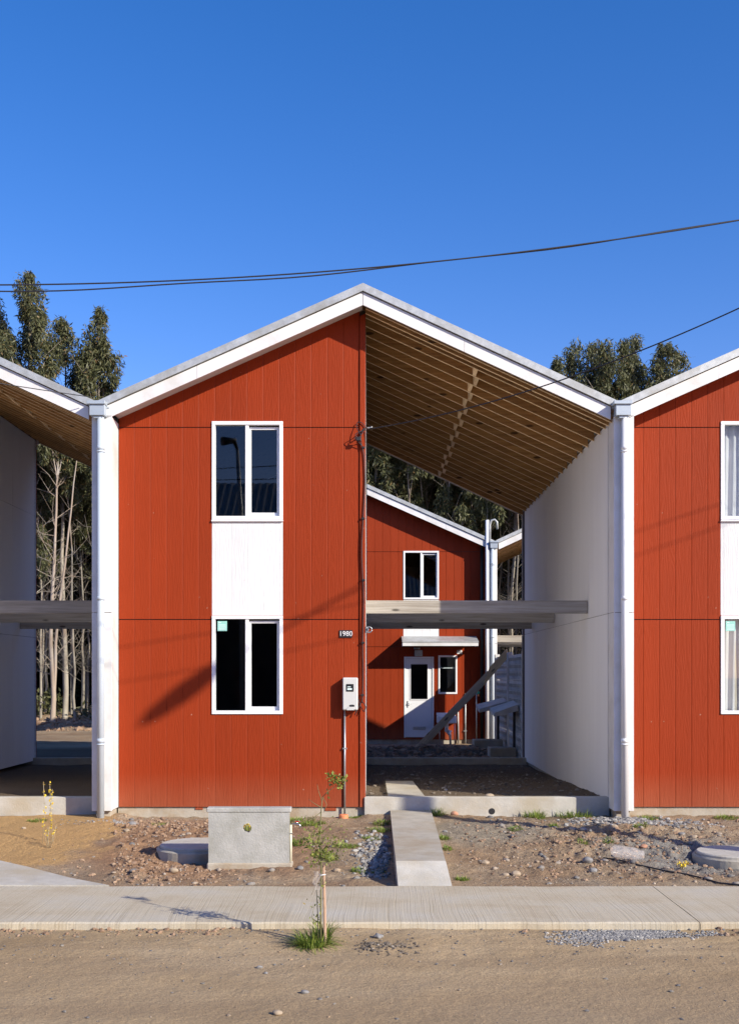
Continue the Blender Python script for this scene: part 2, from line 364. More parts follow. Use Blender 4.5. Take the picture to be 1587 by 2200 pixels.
def ground_mat(name, kind):
    m = bpy.data.materials.new(name); nt, p = nodes(m); p.inputs['Roughness'].default_value = .95; p.inputs['Specular IOR Level'].default_value = .15
    v = coords(nt, (.55, .9, 1)); n = N(nt, 'ShaderNodeTexNoise', Scale=1.0, Detail=8.0, Roughness=.62); nt.links.new(v, n.inputs['Vector'])
    fine = N(nt, 'ShaderNodeTexNoise', Scale=70.0, Detail=5.0, Roughness=.7); nt.links.new(coords(nt), fine.inputs['Vector'])
    if kind == 'road':
        c = ramp(nt, n.outputs[0], [(.32, (.33, .235, .13)), (.5, (.42, .312, .185)), (.66, (.50, .39, .25))])
        # darker packed wheel tracks toward the viewer
        v2 = coords(nt, (.12, 1.1, 1)); n2 = N(nt, 'ShaderNodeTexNoise', Scale=1.3, Detail=7.0, Roughness=.6); nt.links.new(v2, n2.inputs['Vector'])
        f = ramp(nt, n2.outputs[0], [(.44, (0, 0, 0)), (.56, (1, 1, 1))])
        f2 = N(nt, 'ShaderNodeMath', operation='MULTIPLY'); nt.links.new(f, f2.inputs[0]); f2.inputs[1].default_value = .5
        c = mixc(nt, f2.outputs[0], c, (.285, .205, .125))
        tc = nt.nodes.new('ShaderNodeTexCoord'); sx = nt.nodes.new('ShaderNodeSeparateXYZ'); nt.links.new(tc.outputs['Object'], sx.inputs[0])
        mr = N(nt, 'ShaderNodeMapRange'); nt.links.new(sx.outputs[1], mr.inputs[0])
        mr.inputs[1].default_value = 8.0; mr.inputs[2].default_value = 7.0; mr.inputs[3].default_value = 0; mr.inputs[4].default_value = .5
        c = mixc(nt, mr.outputs[0], c, (.32, .235, .145))
    else:
        c = ramp(nt, n.outputs[0], [(.3, (.245, .16, .098)), (.48, (.335, .237, .15)), (.6, (.395, .30, .20)), (.72, (.335, .29, .23))])
        v2 = coords(nt, (1.1, 1.1, 1)); n2 = N(nt, 'ShaderNodeTexNoise', Scale=1.0, Detail=6.0, Roughness=.6); nt.links.new(v2, n2.inputs['Vector'])
        f = ramp(nt, n2.outputs[0], [(.50, (0, 0, 0)), (.66, (.5, .5, .5))])
        c = mixc(nt, f, c, (.27, .24, .19))
        # reddish freshly dug soil and tan sand at the left
        tc = nt.nodes.new('ShaderNodeTexCoord')
        def blob(cx, cy, sx_, sy_, soft=.5):
            mp = nt.nodes.new('ShaderNodeMapping'); mp.vector_type = 'POINT'
            mp.inputs['Location'].default_value = (-cx/sx_, -cy/sy_, 0); mp.inputs['Scale'].default_value = (1/sx_, 1/sy_, 0)
            nt.links.new(tc.outputs['Object'], mp.inputs[0])
            g = N(nt, 'ShaderNodeVectorMath', operation='LENGTH'); nt.links.new(mp.outputs[0], g.inputs[0])
            a = N(nt, 'ShaderNodeMath', operation='ADD'); nt.links.new(g.outputs['Value'], a.inputs[0])
            s = N(nt, 'ShaderNodeMath', operation='MULTIPLY_ADD'); nt.links.new(n2.outputs[0], s.inputs[0]); s.inputs[1].default_value = 1.2; s.inputs[2].default_value = -.6
            nt.links.new(s.outputs[0], a.inputs[1])
            r = N(nt, 'ShaderNodeMapRange'); nt.links.new(a.outputs[0], r.inputs[0]); r.inputs[1].default_value = 1+soft/2; r.inputs[2].default_value = 1-soft/2
            return r.outputs[0]
        c = mixc(nt, blob(-1.8, 11.9, 1.3, 1.8), c, (.31, .19, .115))
        c = mixc(nt, blob(-4.25, 12.2, 1.45, 1.9, .2), c, (.50, .32, .145))
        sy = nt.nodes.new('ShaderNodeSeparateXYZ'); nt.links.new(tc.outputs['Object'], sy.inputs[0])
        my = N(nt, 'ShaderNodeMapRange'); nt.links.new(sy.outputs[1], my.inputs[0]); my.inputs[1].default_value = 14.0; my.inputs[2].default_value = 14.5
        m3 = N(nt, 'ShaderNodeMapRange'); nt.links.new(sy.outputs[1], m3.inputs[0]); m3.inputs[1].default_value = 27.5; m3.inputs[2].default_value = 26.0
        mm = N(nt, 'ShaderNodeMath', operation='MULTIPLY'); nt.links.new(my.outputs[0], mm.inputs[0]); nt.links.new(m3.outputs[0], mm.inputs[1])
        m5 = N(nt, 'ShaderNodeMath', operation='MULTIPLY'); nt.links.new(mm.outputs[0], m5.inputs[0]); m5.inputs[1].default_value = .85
        c = mixc(nt, m5.outputs[0], c, (.115, .088, .062))  # soil darker under and behind the roofs, shade put into its colour
        c = mixc(nt, blob(3.4, 11.3, 1.0, .75), c, (.25, .235, .21))
        c = mixc(nt, blob(1.3, 12.6, .8, .8), c, (.31, .265, .20))
    f3 = ramp(nt, fine.outputs[0], [(.25, (.62, .62, .62)), (.75, (1.32, 1.3, 1.26))])
    c = mixc(nt, 1.0, c, f3, 'MULTIPLY')
    # scattered tiny grit
    vo = N(nt, 'ShaderNodeTexVoronoi', Scale=42.0); nt.links.new(coords(nt), vo.inputs['Vector'])
    g = ramp(nt, vo.outputs['Distance'], [(.10, (1, 1, 1)), (.20, (0, 0, 0))])
    gc = ramp(nt, vo.outputs['Color'], [(.3, (.16, .15, .14)), (.5, (.45, .36, .25)), (.8, (.5, .3, .16))])
    gg = N(nt, 'ShaderNodeMath', operation='MULTIPLY'); nt.links.new(g, gg.inputs[0]); gg.inputs[1].default_value = .6
    c = mixc(nt, gg.outputs[0], c, gc)
    nt.links.new(c, p.inputs['Base Color'])
    mid = N(nt, 'ShaderNodeTexNoise', Scale=18.0, Detail=8.0, Roughness=.7); nt.links.new(coords(nt), mid.inputs['Vector'])
    hm = N(nt, 'ShaderNodeMath', operation='MULTIPLY_ADD'); nt.links.new(g, hm.inputs[0]); hm.inputs[1].default_value = .25; nt.links.new(mid.outputs[0], hm.inputs[2])
    b = N(nt, 'ShaderNodeBump', Strength=.55 if kind == 'road' else .9, Distance=.03 if kind == 'road' else .05); nt.links.new(hm.outputs[0], b.inputs['Height'])
    nt.links.new(b.outputs[0], p.inputs['Normal'])
    return m
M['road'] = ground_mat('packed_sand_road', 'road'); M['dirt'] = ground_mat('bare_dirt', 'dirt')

far = [15, 17, 20, 25, 32, 42, 60, 90, 140, 220, 420]
XS = np.array([-f for f in far[::-1]]+list(np.arange(-14, -4.9, .15))+list(np.arange(-4.85, 4.9, .03))+list(np.arange(4.95, 14.05, .15))+far)
sheet('road', XS, np.array([-420, -200, -100, -50, -25, -12, -5, 0, 2, 4, 5]+list(np.arange(5.3, 9.12, .03))), M['road'])
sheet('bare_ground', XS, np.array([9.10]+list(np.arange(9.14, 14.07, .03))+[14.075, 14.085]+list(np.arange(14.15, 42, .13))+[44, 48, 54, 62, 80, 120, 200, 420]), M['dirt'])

# ------------------------------------------------------------------ sidewalk of cast slabs
def broom_mat():
    m = bpy.data.materials.new('broomed_concrete'); nt, p = nodes(m); p.inputs['Roughness'].default_value = .9; p.inputs['Specular IOR Level'].default_value = .2
    tc = nt.nodes.new('ShaderNodeTexCoord')
    w = N(nt, 'ShaderNodeTexNoise', Scale=.55, Detail=2.0); nt.links.new(tc.outputs['Object'], w.inputs['Vector'])
    sx = nt.nodes.new('ShaderNodeSeparateXYZ'); nt.links.new(tc.outputs['Object'], sx.inputs[0])
    # lines across the walk, bent to the left on the left, to the right on the right
    ax = N(nt, 'ShaderNodeMath', operation='MULTIPLY'); nt.links.new(sx.outputs[0], ax.inputs[0]); nt.links.new(sx.outputs[1], ax.inputs[1])
    a2 = N(nt, 'ShaderNodeMath', operation='MULTIPLY_ADD'); nt.links.new(ax.outputs[0], a2.inputs[0]); a2.inputs[1].default_value = .0
    a3 = N(nt, 'ShaderNodeMath', operation='MULTIPLY_ADD'); nt.links.new(w.outputs[0], a3.inputs[0]); a3.inputs[1].default_value = .16
    nt.links.new(sx.outputs[0], a3.inputs[2])
    a4 = N(nt, 'ShaderNodeMath', operation='MULTIPLY_ADD'); nt.links.new(sx.outputs[1], a4.inputs[0]); a4.inputs[1].default_value = .0; nt.links.new(a3.outputs[0], a4.inputs[2])
    cb = nt.nodes.new('ShaderNodeCombineXYZ'); nt.links.new(a4.outputs[0], cb.inputs[0])
    y2 = N(nt, 'ShaderNodeMath', operation='MULTIPLY'); nt.links.new(sx.outputs[1], y2.inputs[0]); y2.inputs[1].default_value = .006; nt.links.new(y2.outputs[0], cb.inputs[1])
    g = N(nt, 'ShaderNodeTexNoise', Scale=88.0, Detail=2.0, Roughness=.55); nt.links.new(cb.outputs[0], g.inputs['Vector'])
    v = coords(nt, (1.2, 1.8, 1)); n = N(nt, 'ShaderNodeTexNoise', Scale=1.0, Detail=8.0, Roughness=.65); nt.links.new(v, n.inputs['Vector'])
    c = ramp(nt, n.outputs[0], [(.3, (.42, .35, .245)), (.5, (.475, .42, .315)), (.72, (.48, .45, .38))])
    gr = ramp(nt, g.outputs[0], [(.34, (.84, .82, .79)), (.44, (1.0, 1.0, 1.0)), (.7, (1.05, 1.05, 1.05))])
    c = mixc(nt, 1.0, c, gr, 'MULTIPLY')
    f = N(nt, 'ShaderNodeTexNoise', Scale=90.0, Detail=4.0); nt.links.new(coords(nt), f.inputs['Vector'])
    c = mixc(nt, 1.0, c, ramp(nt, f.outputs[0], [(.3, (.88, .88, .88)), (.7, (1.1, 1.1, 1.1))]), 'MULTIPLY')
    nt.links.new(c, p.inputs['Base Color'])
    b = N(nt, 'ShaderNodeBump', Strength=.4, Distance=.008); nt.links.new(g.outputs[0], b.inputs['Height']); nt.links.new(b.outputs[0], p.inputs['Normal'])
    return m
M['broom'] = broom_mat()
walk = thing('sidewalk', None, None); walk['kind'] = 'structure'
js = [-9.4, -6.9, -4.3, 2.52, 4.9, 7.4, 9.9]
# the slab joint right of centre runs askew, as it was cut in the photograph
for i in range(len(js)-1):
    a, b = js[i]+.004, js[i+1]-.004
    mb = MB(); n = 40
    ka = .16 if i == 4 else 0; kb = .16 if i == 3 else 0
    top = []; 
    for j in range(n+1):
        t = j/n; x = a+(b-a)*t
        e = .006*math.sin(x*7.3)+.004*math.sin(x*17+1); e2 = .02*math.sin(x*3.1)+.008*math.sin(x*11)
        sh0 = 0
        sh1 = 0
        top.append((x+sh0, SW0+e, x+sh1, SW1+.0+e2*.5))
    vs = []
    for (x0, y0, x1, y1) in top:
        vs += [(x0, y0-.008, -.1), (x0, y0-.008, SWZ-.012), (x0, y0+.006, SWZ), (x1, y1, SWZ+.004), (x1, y1, -.1)]
    fs = [(j*5+k, (j+1)*5+k, (j+1)*5+k+1, j*5+k+1) for j in range(n) for k in range(4)]
    fs += [(0, 1, 2, 3, 4), tuple(n*5+k for k in (4, 3, 2, 1, 0))]
    mb.add(vs, fs); mb.build('slab', M['broom'], walk)
# pale driveway apron at far left
ap = MB(); pts = [(-4.9, SW1+.012), (-2.32, SW1+.012), (-2.75, 10.15), (-3.3, 10.65), (-3.85, 11.1), (-4.9, 11.6)]
vs = [(x, y, SWZ+.012+.03*(y-SW1)) for x, y in pts]+[(x, y, -.1) for x, y in pts]; n = len(pts)
ap.add(vs, [tuple(range(n))]+[(i, i+n, (i+1) % n+n, (i+1) % n) for i in range(n)])
tag(ap.build('driveway', M['conclt'], None), kind='structure')

# ------------------------------------------------------------------ the row houses
ZB, J1, J2 = .31, 2.685, 5.12
ZR, SL, SR = 6.555, .444, .463                        # fascia underside at ridge, slopes left and right
UL, UR, UP = -3.11, .03, 3.09                         # solid half, void half (local, ridge = 0)
DEP, OV = 7.5, .37
def zf(u): return ZR-(SL*-u if u < 0 else SR*u)
def cut(rects, h):
    out = []
    for (a, b, c, d) in rects:
        ha, hb, hc, hd = h
        if hb <= a+1e-4 or ha >= b-1e-4 or hd <= c+1e-4 or hc >= d-1e-4: out.append((a, b, c, d)); continue
        if hc > c+.004: out.append((a, b, c, hc))
        if hd < d-.004: out.append((a, b, hd, d))
        z0, z1 = max(c, hc), min(d, hd)
        if ha > a+.004: out.append((a, ha, z0, z1))
        if hb < b-.004: out.append((hb, b, z0, z1))
    return out
def poly(a, b, c, d, ofs=0):
    ta, tb = min(d, zf(a)+ofs), min(d, zf(b)+ofs)
    if a < 0 < b: return [(a, c), (b, c), (b, tb), (0, min(d, zf(0)+ofs)), (a, ta)]
    return [(a, c), (b, c), (b, tb), (a, ta)]
def boards(root, v, side, a, b, holes, whites, m=None, joints=(J1, J2), pitch=.2033, name='siding_board'):
    """grooved siding boards on a wall plane v; side -1 faces the street"""
    cols = []; x = b
    while x > a+.02: cols.append((max(a, x-pitch), x)); x -= pitch
    zs = [ZB]+list(joints)+[99]
    for (c0, c1) in cols:
        for r in range(len(zs)-1):
            rs = [(c0, c1, zs[r]+(.006 if r else 0), zs[r+1]-.006)]
            for h in list(holes)+list(whites): rs = cut(rs, h)
            for (p0, p1, q0, q1) in rs:
                if p1-p0 < .012: continue
                MB().prism(poly(p0+.0004, p1-.0004, q0, q1, .07), v+side*.016, v+side*.002, .0062).build(name, m or M['red'], root)
    for h in whites:
        for (c0, c1) in cols:
            p0, p1 = max(c0, h[0]), min(c1, h[1])
            if p1-p0 > .01: MB().prism([(p0+.0004, h[2]), (p1-.0004, h[2]), (p1-.0004, h[3]), (p0+.0004, h[3])], v+side*.014, v+side*.002, .004).build(name, M['white_siding'], root)
def core_wall(root, v0, v1, holes, name='wall', m=None):
    xs = sorted({UL, UR}|{h[0] for h in holes}|{h[1] for h in holes}|{0.0}); mb = MB()
    for a, b in zip(xs[:-1], xs[1:]):
        rs = [(a, b, ZB+.01, 99)]
        for h in holes: rs = cut(rs, h)
        for r in rs: mb.prism(poly(*r, .05), v0, v1)
    return mb.build(name, m or M['paper'], root)
def window(root, a, b, c, d, v, side, split=True, name='window', sill=False):
    """white frame; left light fixed, right light a set-back sash"""
    w = MB(); s = side; t = .045
    def bx(x0, x1, y0, y1, z0, z1): w.bbox(x0, x1, min(v+s*y0, v+s*y1), max(v+s*y0, v+s*y1), z0, z1, .003)
    bx(a, b, -.06, .034, d-t, d); bx(a, b, -.06, .034, c, c+t); bx(a, a+t, -.06, .033, c+t, d-t); bx(b-t, b, -.06, .033, c+t, d-t)
    if sill: bx(a-.004, b+.004, .0, .045, c-.026, c-.004)
    m = (a+b)/2-.005
    if split: bx(m-.022, m+.022, -.05, .022, c+t, d-t)
    fr = w.build(name, M['upvc'], root)
    def pane(x0, x1, z0, z1, y): 
        g = MB(); g.box(x0, x1, v+s*y-.003, v+s*y+.003, z0, z1); return g.build('pane', M['glass'], fr)
    if split:
        lo, hi = (a+t, m-.022), (m+.022, b-t)
        if side > 0: lo, hi = hi, lo
        pane(lo[0]+.002, lo[1]-.002, c+t, d-t, -.01)
        q = MB(); e = .032
        def sb(x0, x1, z0, z1): q.bbox(x0, x1, min(v-s*.055, v-s*.02), max(v-s*.055, v-s*.02), z0, z1, .002)
        x0, x1, z0, z1 = hi[0]+.002, hi[1]-.002, c+t+.001, d-t-.02
        sb(x0, x1, z0, z0+e*1.5); sb(x0, x1, z1-e, z1); sb(x0, x0+e*.8, z0+e*1.5, z1-e); sb(x1-e, x1, z0+e*1.5, z1-e)
        q.build('sash', M['upvc'], fr); pane(x0+e*.8, x1-e, z0+e*1.5, z1-e, -.04)
    else:
        pane(a+t, b-t, c+t, d-t, -.01)
        q = MB(); q.box(a+t, b-t, min(v-s*.02, v-s*.035), max(v-s*.02, v-s*.035), c+(d-c)*.66, c+(d-c)*.66+.03); q.build('transom', M['upvc'], fr)
    return fr
WIN = [(-1.915, -1.015, 3.95, 5.195), (-1.915, -1.015, 1.485, 2.735)]
WHITE = [(-1.915, -1.015, 2.741, 3.92)]
def make_house(loc, rz, label, rear_holes=(), rear_whites=()):
    R_ = thing('row_house', label, 'house', loc, rz, 'red row houses with open gable halves')
    # walls
    boards(R_, 0, -1, UL, UR-.075, WIN, WHITE)
    MB().prism([(UR-.072, ZB), (UR, ZB), (UR, zf(0)-.0), (UR-.072, zf(0)-.03)], -.034, -.001, .004).build('corner_board', M['red'], R_)
    core_wall(R_, 0, .10, WIN)
    boards(R_, DEP, 1, UL, UR-.075, rear_holes, rear_whites)
    MB().prism([(UR-.072, ZB), (UR, ZB), (UR, zf(0)), (UR-.072, zf(0)-.03)], DEP+.034, DEP+.001, .004).build('corner_board', M['red'], R_)
    core_wall(R_, DEP-.1, DEP, rear_holes)
    mb = MB(); mb.box(UL, UL+.05, .1, DEP-.1, ZB, zf(UL)); mb.box(UR-.1, UR-.014, .1, DEP-.1, ZB, zf(0)-.02); mb.build('wall', M['paper'], R_)
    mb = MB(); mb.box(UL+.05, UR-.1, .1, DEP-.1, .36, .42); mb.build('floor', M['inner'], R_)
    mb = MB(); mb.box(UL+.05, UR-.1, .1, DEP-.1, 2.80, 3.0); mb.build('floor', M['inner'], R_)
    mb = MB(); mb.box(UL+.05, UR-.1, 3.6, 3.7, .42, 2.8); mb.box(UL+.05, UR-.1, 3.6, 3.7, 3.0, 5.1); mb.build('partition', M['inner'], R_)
    # sheets facing into the void, and on the party wall
    js = [ZB, 2.70, 5.06, 99]
    for k in range(7):
        y0, y1 = .0+k*1.22, min(DEP, 1.22*(k+1))
        if y1-y0 < .1: continue
        for j in range(3):
            z0, z1 = js[j]+.003, min(js[j+1]-.003, ZR-.02)
            MB().box(UR-.012, UR, y0+.003, y1-.003, z0, z1).build('wall_sheet', M['greywhite'], R_)
    PW0, PW1 = -3.34, UL
    zt = zf(UL)+.02
    MB().box(PW0+.012, PW1-.001, -OV+.035, DEP+OV-.03, .30, zt).build('party_wall', M['paper'], R_)
    js2 = [.30, 2.76, zt-.02]
    for k in range(-1, 7):
        y0, y1 = max(-OV+.02, k*1.22), min(DEP+.0, 1.22*(k+1))
        if k == -1: y0, y1 = -OV+.02, -.02
        if y1-y0 < .1: continue
        for j in range(2):
            MB().box(PW0, PW0+.012, y0+.003, y1-.003, js2[j]+.003, js2[j+1]-.003).build('wall_sheet', M['white'] if k == -1 else M['greywhite'], R_)
    for (v, s) in ((-OV, 1), (DEP+OV, -1)):
        y = sorted((v+s*.0, v+s*.02))
        MB().bbox(PW0-.006, PW1+.012, y[0], y[1], .30, 2.75, .003).build('end_board', M['white'], R_)
        MB().bbox(PW0-.006, PW1+.012, y[0], y[1], 2.756, zt, .003).build('end_board', M['white'], R_)
        y = sorted((v+s*.021, s*-.017+(0 if s > 0 else DEP)))
        MB().box(PW1, PW1+.012, y[0], y[1], .31, zf(UL)-.01).build('side_board', M['white'], R_)
    # footings
    mb = MB(); mb.box(PW0+.03, PW1-.02, -OV+.06, DEP+.1, -.2, .299); mb.build('footing', M['found'], R_)
    mb = MB(); mb.box(UL, UR-.02, .012, .2, -.2, ZB-.004); mb.build('footing', M['found'], R_)
    mb = MB(); mb.box(UL, UR-.02, DEP-.2, DEP-.012, -.2, ZB-.004); mb.build('footing', M['found'], R_)
    mb = MB(); mb.bbox(UR-.018, UP+.02, -.06, .1, -.2, .435, .008); mb.build('grade_beam', M['conclt'], R_)
    mb = MB(); mb.bbox(UR-.018, UP+.02, DEP-.2, DEP-.05, -.2, .37, .008); mb.build('grade_beam', M['conc'], R_)
    # roof: deck, metal sheet, fascias, flashings
    def slope_slab(z0, z1, v0, v1, ua=-3.27, ub=3.12): 
        l = MB().prism([(ua, zf(ua)+z0), (0, ZR+z0), (0, ZR+z1), (ua, zf(ua)+z1)], v0, v1)
        l.prism([(0, ZR+z0), (ub, zf(ub)+z0), (ub, zf(ub)+z1), (0, ZR+z1)], v0, v1); return l
    slope_slab(.158, .172, -OV+.03, DEP+OV-.03).build('roof_deck', M['deck'], R_)
    rs = MB(); nr = 90; L = DEP+2*OV-.02                 # corrugated sheets
    for (u0, u1) in ((-3.27, 0), (0, 3.12)):
        vs = []
        for k in range(nr+1):
            y = -OV+.01+L*k/nr; dz = .008*(k % 2)
            vs += [(u0, y, zf(u0)+.18+dz), (u1, y, zf(u1)+.18+dz), (u1, y, zf(u1)+.195+dz), (u0, y, zf(u0)+.195+dz)]
        rs.add(vs, [q for k in range(nr) for q in ((k*4, k*4+1, k*4+5, k*4+4), (k*4+2, k*4+3, k*4+7, k*4+6))]+[(0, 3, 2, 1), (nr*4, nr*4+1, nr*4+2, nr*4+3)])
    rs.build('roof_sheet', M['galv'], R_)
    for (v, s) in ((-OV, 1), (DEP+OV, -1)):
        for (u0, u1) in ((-3.215, -2.05), (-2.046, -.003), (.003, 1.25), (1.254, 3.055)):
            p = [(u0, zf(u0)), (u1, zf(u1)), (u1, zf(u1)+.156), (u0, zf(u0)+.156)]
            MB().prism(p, v, v+s*.022).build('fascia', M['white'], R_)
        for (u0, u1) in ((-3.27, 0), (0, 3.12)):
            p = [(u0, zf(u0)+.168), (u1, zf(u1)+.168), (u1, zf(u1)+.262), (u0, zf(u0)+.262)]
            MB().prism(p, v-s*.030, v+s*.10).build('flashing', M['galv'], R_)
        y = (v+s*.023, (-.017 if s > 0 else DEP+.017))
        MB().prism([(UL+.013, zf(UL)+.055), (-.01, ZR+.052), (-.01, ZR+.07), (UL+.013, zf(UL)+.073)], y[0], y[1]).build('soffit', M['soffit'], R_)
    for z0 in (ZR+.26,):
        MB().prism([(-.12, ZR+.225), (0, ZR+.275), (.12, ZR+.225), (.12, ZR+.20), (-.12, ZR+.20)], -OV+.08, DEP+OV-.08).build('ridge_cap', M['galv'], R_)
    # valley gutter, rainwater head, downpipe on the street side and at the rear
    MB().box(-3.37, -3.13, -OV-.01, DEP+OV+.01, zf(UL)+.10, zf(UL)+.115).build('valley_gutter', M['zinc'], R_)
    for (v, s) in ((-OV, -1), (DEP+OV, 1)):
        q = MB(); zt2 = zf(UL)+.165
        def B(x0, x1, y0, y1, z0, z1): q.bbox(x0, x1, min(v+s*y0, v+s*y1), max(v+s*y0, v+s*y1), z0, z1, .003)
        B(-3.375, -3.15, .003, .15, zt2-.042, zt2); B(-3.345, -3.16, .003, .125, zt2-.175, zt2-.042); B(-3.30, -3.19, .01, .10, zt2-.205, zt2-.175)
        q.build('rainwater_head', M['zinc'], R_)
        pc = (-3.222, v+s*.058); q = MB()
        q.tube([(pc[0], pc[1], .205), (pc[0], pc[1], zt2-.19)], .044, 20)
        for z in (2.9, 4.75, 1.15): q.tube([(pc[0], pc[1], z), (pc[0], pc[1], z+.05)], .049, 20)
        q.tube([(pc[0], pc[1], 4.72), (pc[0], pc[1], 4.735)], .053, 20); q.tube([(pc[0], pc[1], 1.12), (pc[0], pc[1], 1.135)], .053, 20)
        q.build('downpipe', M['pipe'] if loc[0] < 1 else M['pipewhite'], R_)
    # rafters over the void with blocking, floor beams across it
    vs = [-.30, -.12, .05]+[.39+.40*k for k in range(18)]+[DEP+.18]
    for k, v in enumerate(vs):
        rf_ = MB().prism([(UR+.001, zf(UR)-.005), (UP-.005, zf(UP)-.005), (UP-.005, zf(UP)+.157), (UR+.001, zf(UR)+.157)], v, v+.042).build('rafter', M['rafter'], R_)
        rf_.data.materials.append(M['edge'])
        for p_ in rf_.data.polygons:
            if abs(p_.normal.z) > .5 and p_.center.z < zf(p_.center.x)+.02: p_.material_index = 1  # paler underside: light bounced off the ground, put into the wood colour

    for k in range(2, len(vs)-1):
        u = 1.43+(.045 if k % 2 else -.005)+random.uniform(-.01, .01)
        MB().prism([(u, zf(u)-.003), (u+.042, zf(u+.042)-.003), (u+.042, zf(u)+.12), (u, zf(u)+.13)], vs[k]+.043, vs[k+1]-.001).build('blocking', M['edge'], R_)
    for v in (1.25, 3.96, 6.5):
        MB().bbox(UR+.002, UP-.001, v, v+.05, 2.83, 3.01, .004).build('floor_beam', M['beam'], R_)
    for w in WIN: window(R_, *w, 0, -1, sill=w[2] > 3)
    return R_

RX = -.08
plain = make_house((RX+6.44, 14, 0), 0, 'red house with curtained windows cut by the right edge of the photo')
print('house parts', len(children(plain)))
main = copy_tree(plain); main.location = (RX, 14, 0); main['label'] = 'central red house numbered 1980 with an electricity meter on its front wall'
left = copy_tree(plain); left.location = (RX-6.44, 14, 0); left['label'] = 'house at the left edge showing only its open timber roof half and pale side wall'
for o in children(main):
    if o.name.startswith('downpipe'): o.data.materials[0]
def find(o, n): return [c for c in children(o) if c.name.split('.')[0] == n]
# pale blue pipe on the central house
for dp in find(main, 'downpipe')+find(left, 'downpipe'):
    dp.data = dp.data.copy(); dp.data.materials[0] = M['pipe']
backright = copy_tree(plain); backright.location = (-.12+6.44, 28.28+DEP, 0); backright.rotation_euler = (0, 0, math.pi)
backright['label'] = 'rear row house behind the white party wall, showing only its open roof half'
RW = [(-1.895, -.985, 3.90, 5.14), (-1.765, -1.005, .36, 2.43), (-2.365, -1.88, 1.475, 2.465)]
back = make_house((-.12, 28.28+DEP, 0), math.pi, 'rear red house with a white back door under a small canopy', RW, [(-1.895, -.985, 2.80, 3.888)])

# ---- sticker and curtains
def txt(s, size, m, parent, loc, rot=(math.pi/2, 0, 0), name='lettering', ext=.001, bold=0):
    cu = bpy.data.curves.new('t', 'FONT'); cu.body = s; cu.size = size; cu.extrude = ext; cu.align_x = 'CENTER'; cu.align_y = 'CENTER'; cu.offset = bold
    o = bpy.data.objects.new('t', cu); COL.objects.link(o); bpy.context.view_layer.update()
    me = bpy.data.meshes.new_from_object(o.evaluated_get(bpy.context.evaluated_depsgraph_get()))
    bpy.data.objects.remove(o); me.materials.clear(); me.materials.append(m)
    q = bpy.data.objects.new(name, me); COL.objects.link(q); q.parent = parent; q.location = loc; q.rotation_euler = rot; return q
def lower_window(h): return [w for w in find(h, 'window') if min(v.co.z for v in w.data.vertices) < 2][0]
def upper_window(h): return [w for w in find(h, 'window') if min(v.co.z for v in w.data.vertices) > 3][0]
for h in (main, plain):
    w = lower_window(h)
    s = MB(); s.box(-1.845, -1.725, -.002, .001, 2.54, 2.665); s.build('sticker', M['teal'], w)
    s = MB()
    for z in (2.615, 2.60, 2.585, 2.565, 2.553): s.box(-1.83, -1.74, -.004, -.0035, z, z+.006)
    s.box(-1.83, -1.80, -.004, -.0035, 2.64, 2.65); s.build('sticker_print', M['teallt'], w)
for w, z0, z1 in ((upper_window(plain), 3.98, 5.16), (lower_window(plain), 1.52, 2.70)):
    vs = []; fs = []; n = 120
    for i in range(n+1):
        u = -1.89+.86*i/n; y = .16+.03*math.sin(u*38+.6*math.sin(u*9))+.012*math.sin(u*90)
        dz = .05*math.sin(u*3)
        vs += [(u+.06*math.sin(u*11)*(1 if z0 < 2 else .3), y, z0), (u, y*.9, (z0+z1)/2), (u, y, z1)]
    fs = [(i*3+k, i*3+3+k, i*3+4+k, i*3+1+k) for i in range(n) for k in (0, 1)]
    MB().add(vs, fs, True).build('curtain', M['curtain'] if z0 > 3 else M['curtain2'], w)
    c2 = MB(); vs = []; fs = []
    for i in range(41):
        u = -1.88+.32*i/40; y = .12+.02*math.sin(u*60); vs += [(u-.02, y, z0), (u, y, z1)]
    fs = [(i*2, i*2+2, i*2+3, i*2+1) for i in range(40)]
    MB().add(vs, fs, True).build('curtain', M['curtain'], w)

# ---- number plate, meter, conduit, cable on the central house (local coords: x - RX, y - 14)
def loc_(px, py, v=0): p = at(px, py, 14+v); return (p.x-RX, v, p.z)
np_ = MB(); a = loc_(729, 1370); b = loc_(756.5, 1354); np_.bbox(a[0], b[0], -.03, -.018, a[2], b[2], .002)
plate = np_.build('number_plate', M['black'], main)
txt('1980', .086, M['white'], plate, ((a[0]+b[0])/2, -.031, (a[2]+b[2])/2), name='numeral', bold=.0006)
a = loc_(736, 1525.5); b = loc_(769, 1455.5); x0, z0, x1, z1 = a[0], a[2], b[0], b[2]
dm = .15
q = MB()
def rbox(q, x0, x1, z0, z1, y0, y1, r=.02, taper=.008, n=5):
    def ring(y, e):
        out = []
        for (cx, cz, t0) in ((x1-r, z1-r, 0), (x0+r, z1-r, 1), (x0+r, z0+r, 2), (x1-r, z0+r, 3)):
            for k in range(n+1):
                t = (t0+k/n)*math.pi/2; out.append((cx+(r-e)*math.cos(t), y, cz+(r-e)*math.sin(t)))
        return out
    R0 = ring(y0, 0); R1 = ring(y1+.012, taper*.3); R2 = ring(y1, taper+.006); m_ = len(R0)
    fs = [tuple(range(2*m_, 3*m_))]+[(l*m_+i, l*m_+(i+1) % m_, (l+1)*m_+(i+1) % m_, (l+1)*m_+i) for l in (0, 1) for i in range(m_)]
    return q.add(R0+R1+R2, [f[::-1] for f in fs])
rbox(q, x0, x1, z0, z1, -.017, -dm); meter = q.build('meter_box', M['meter'], main)
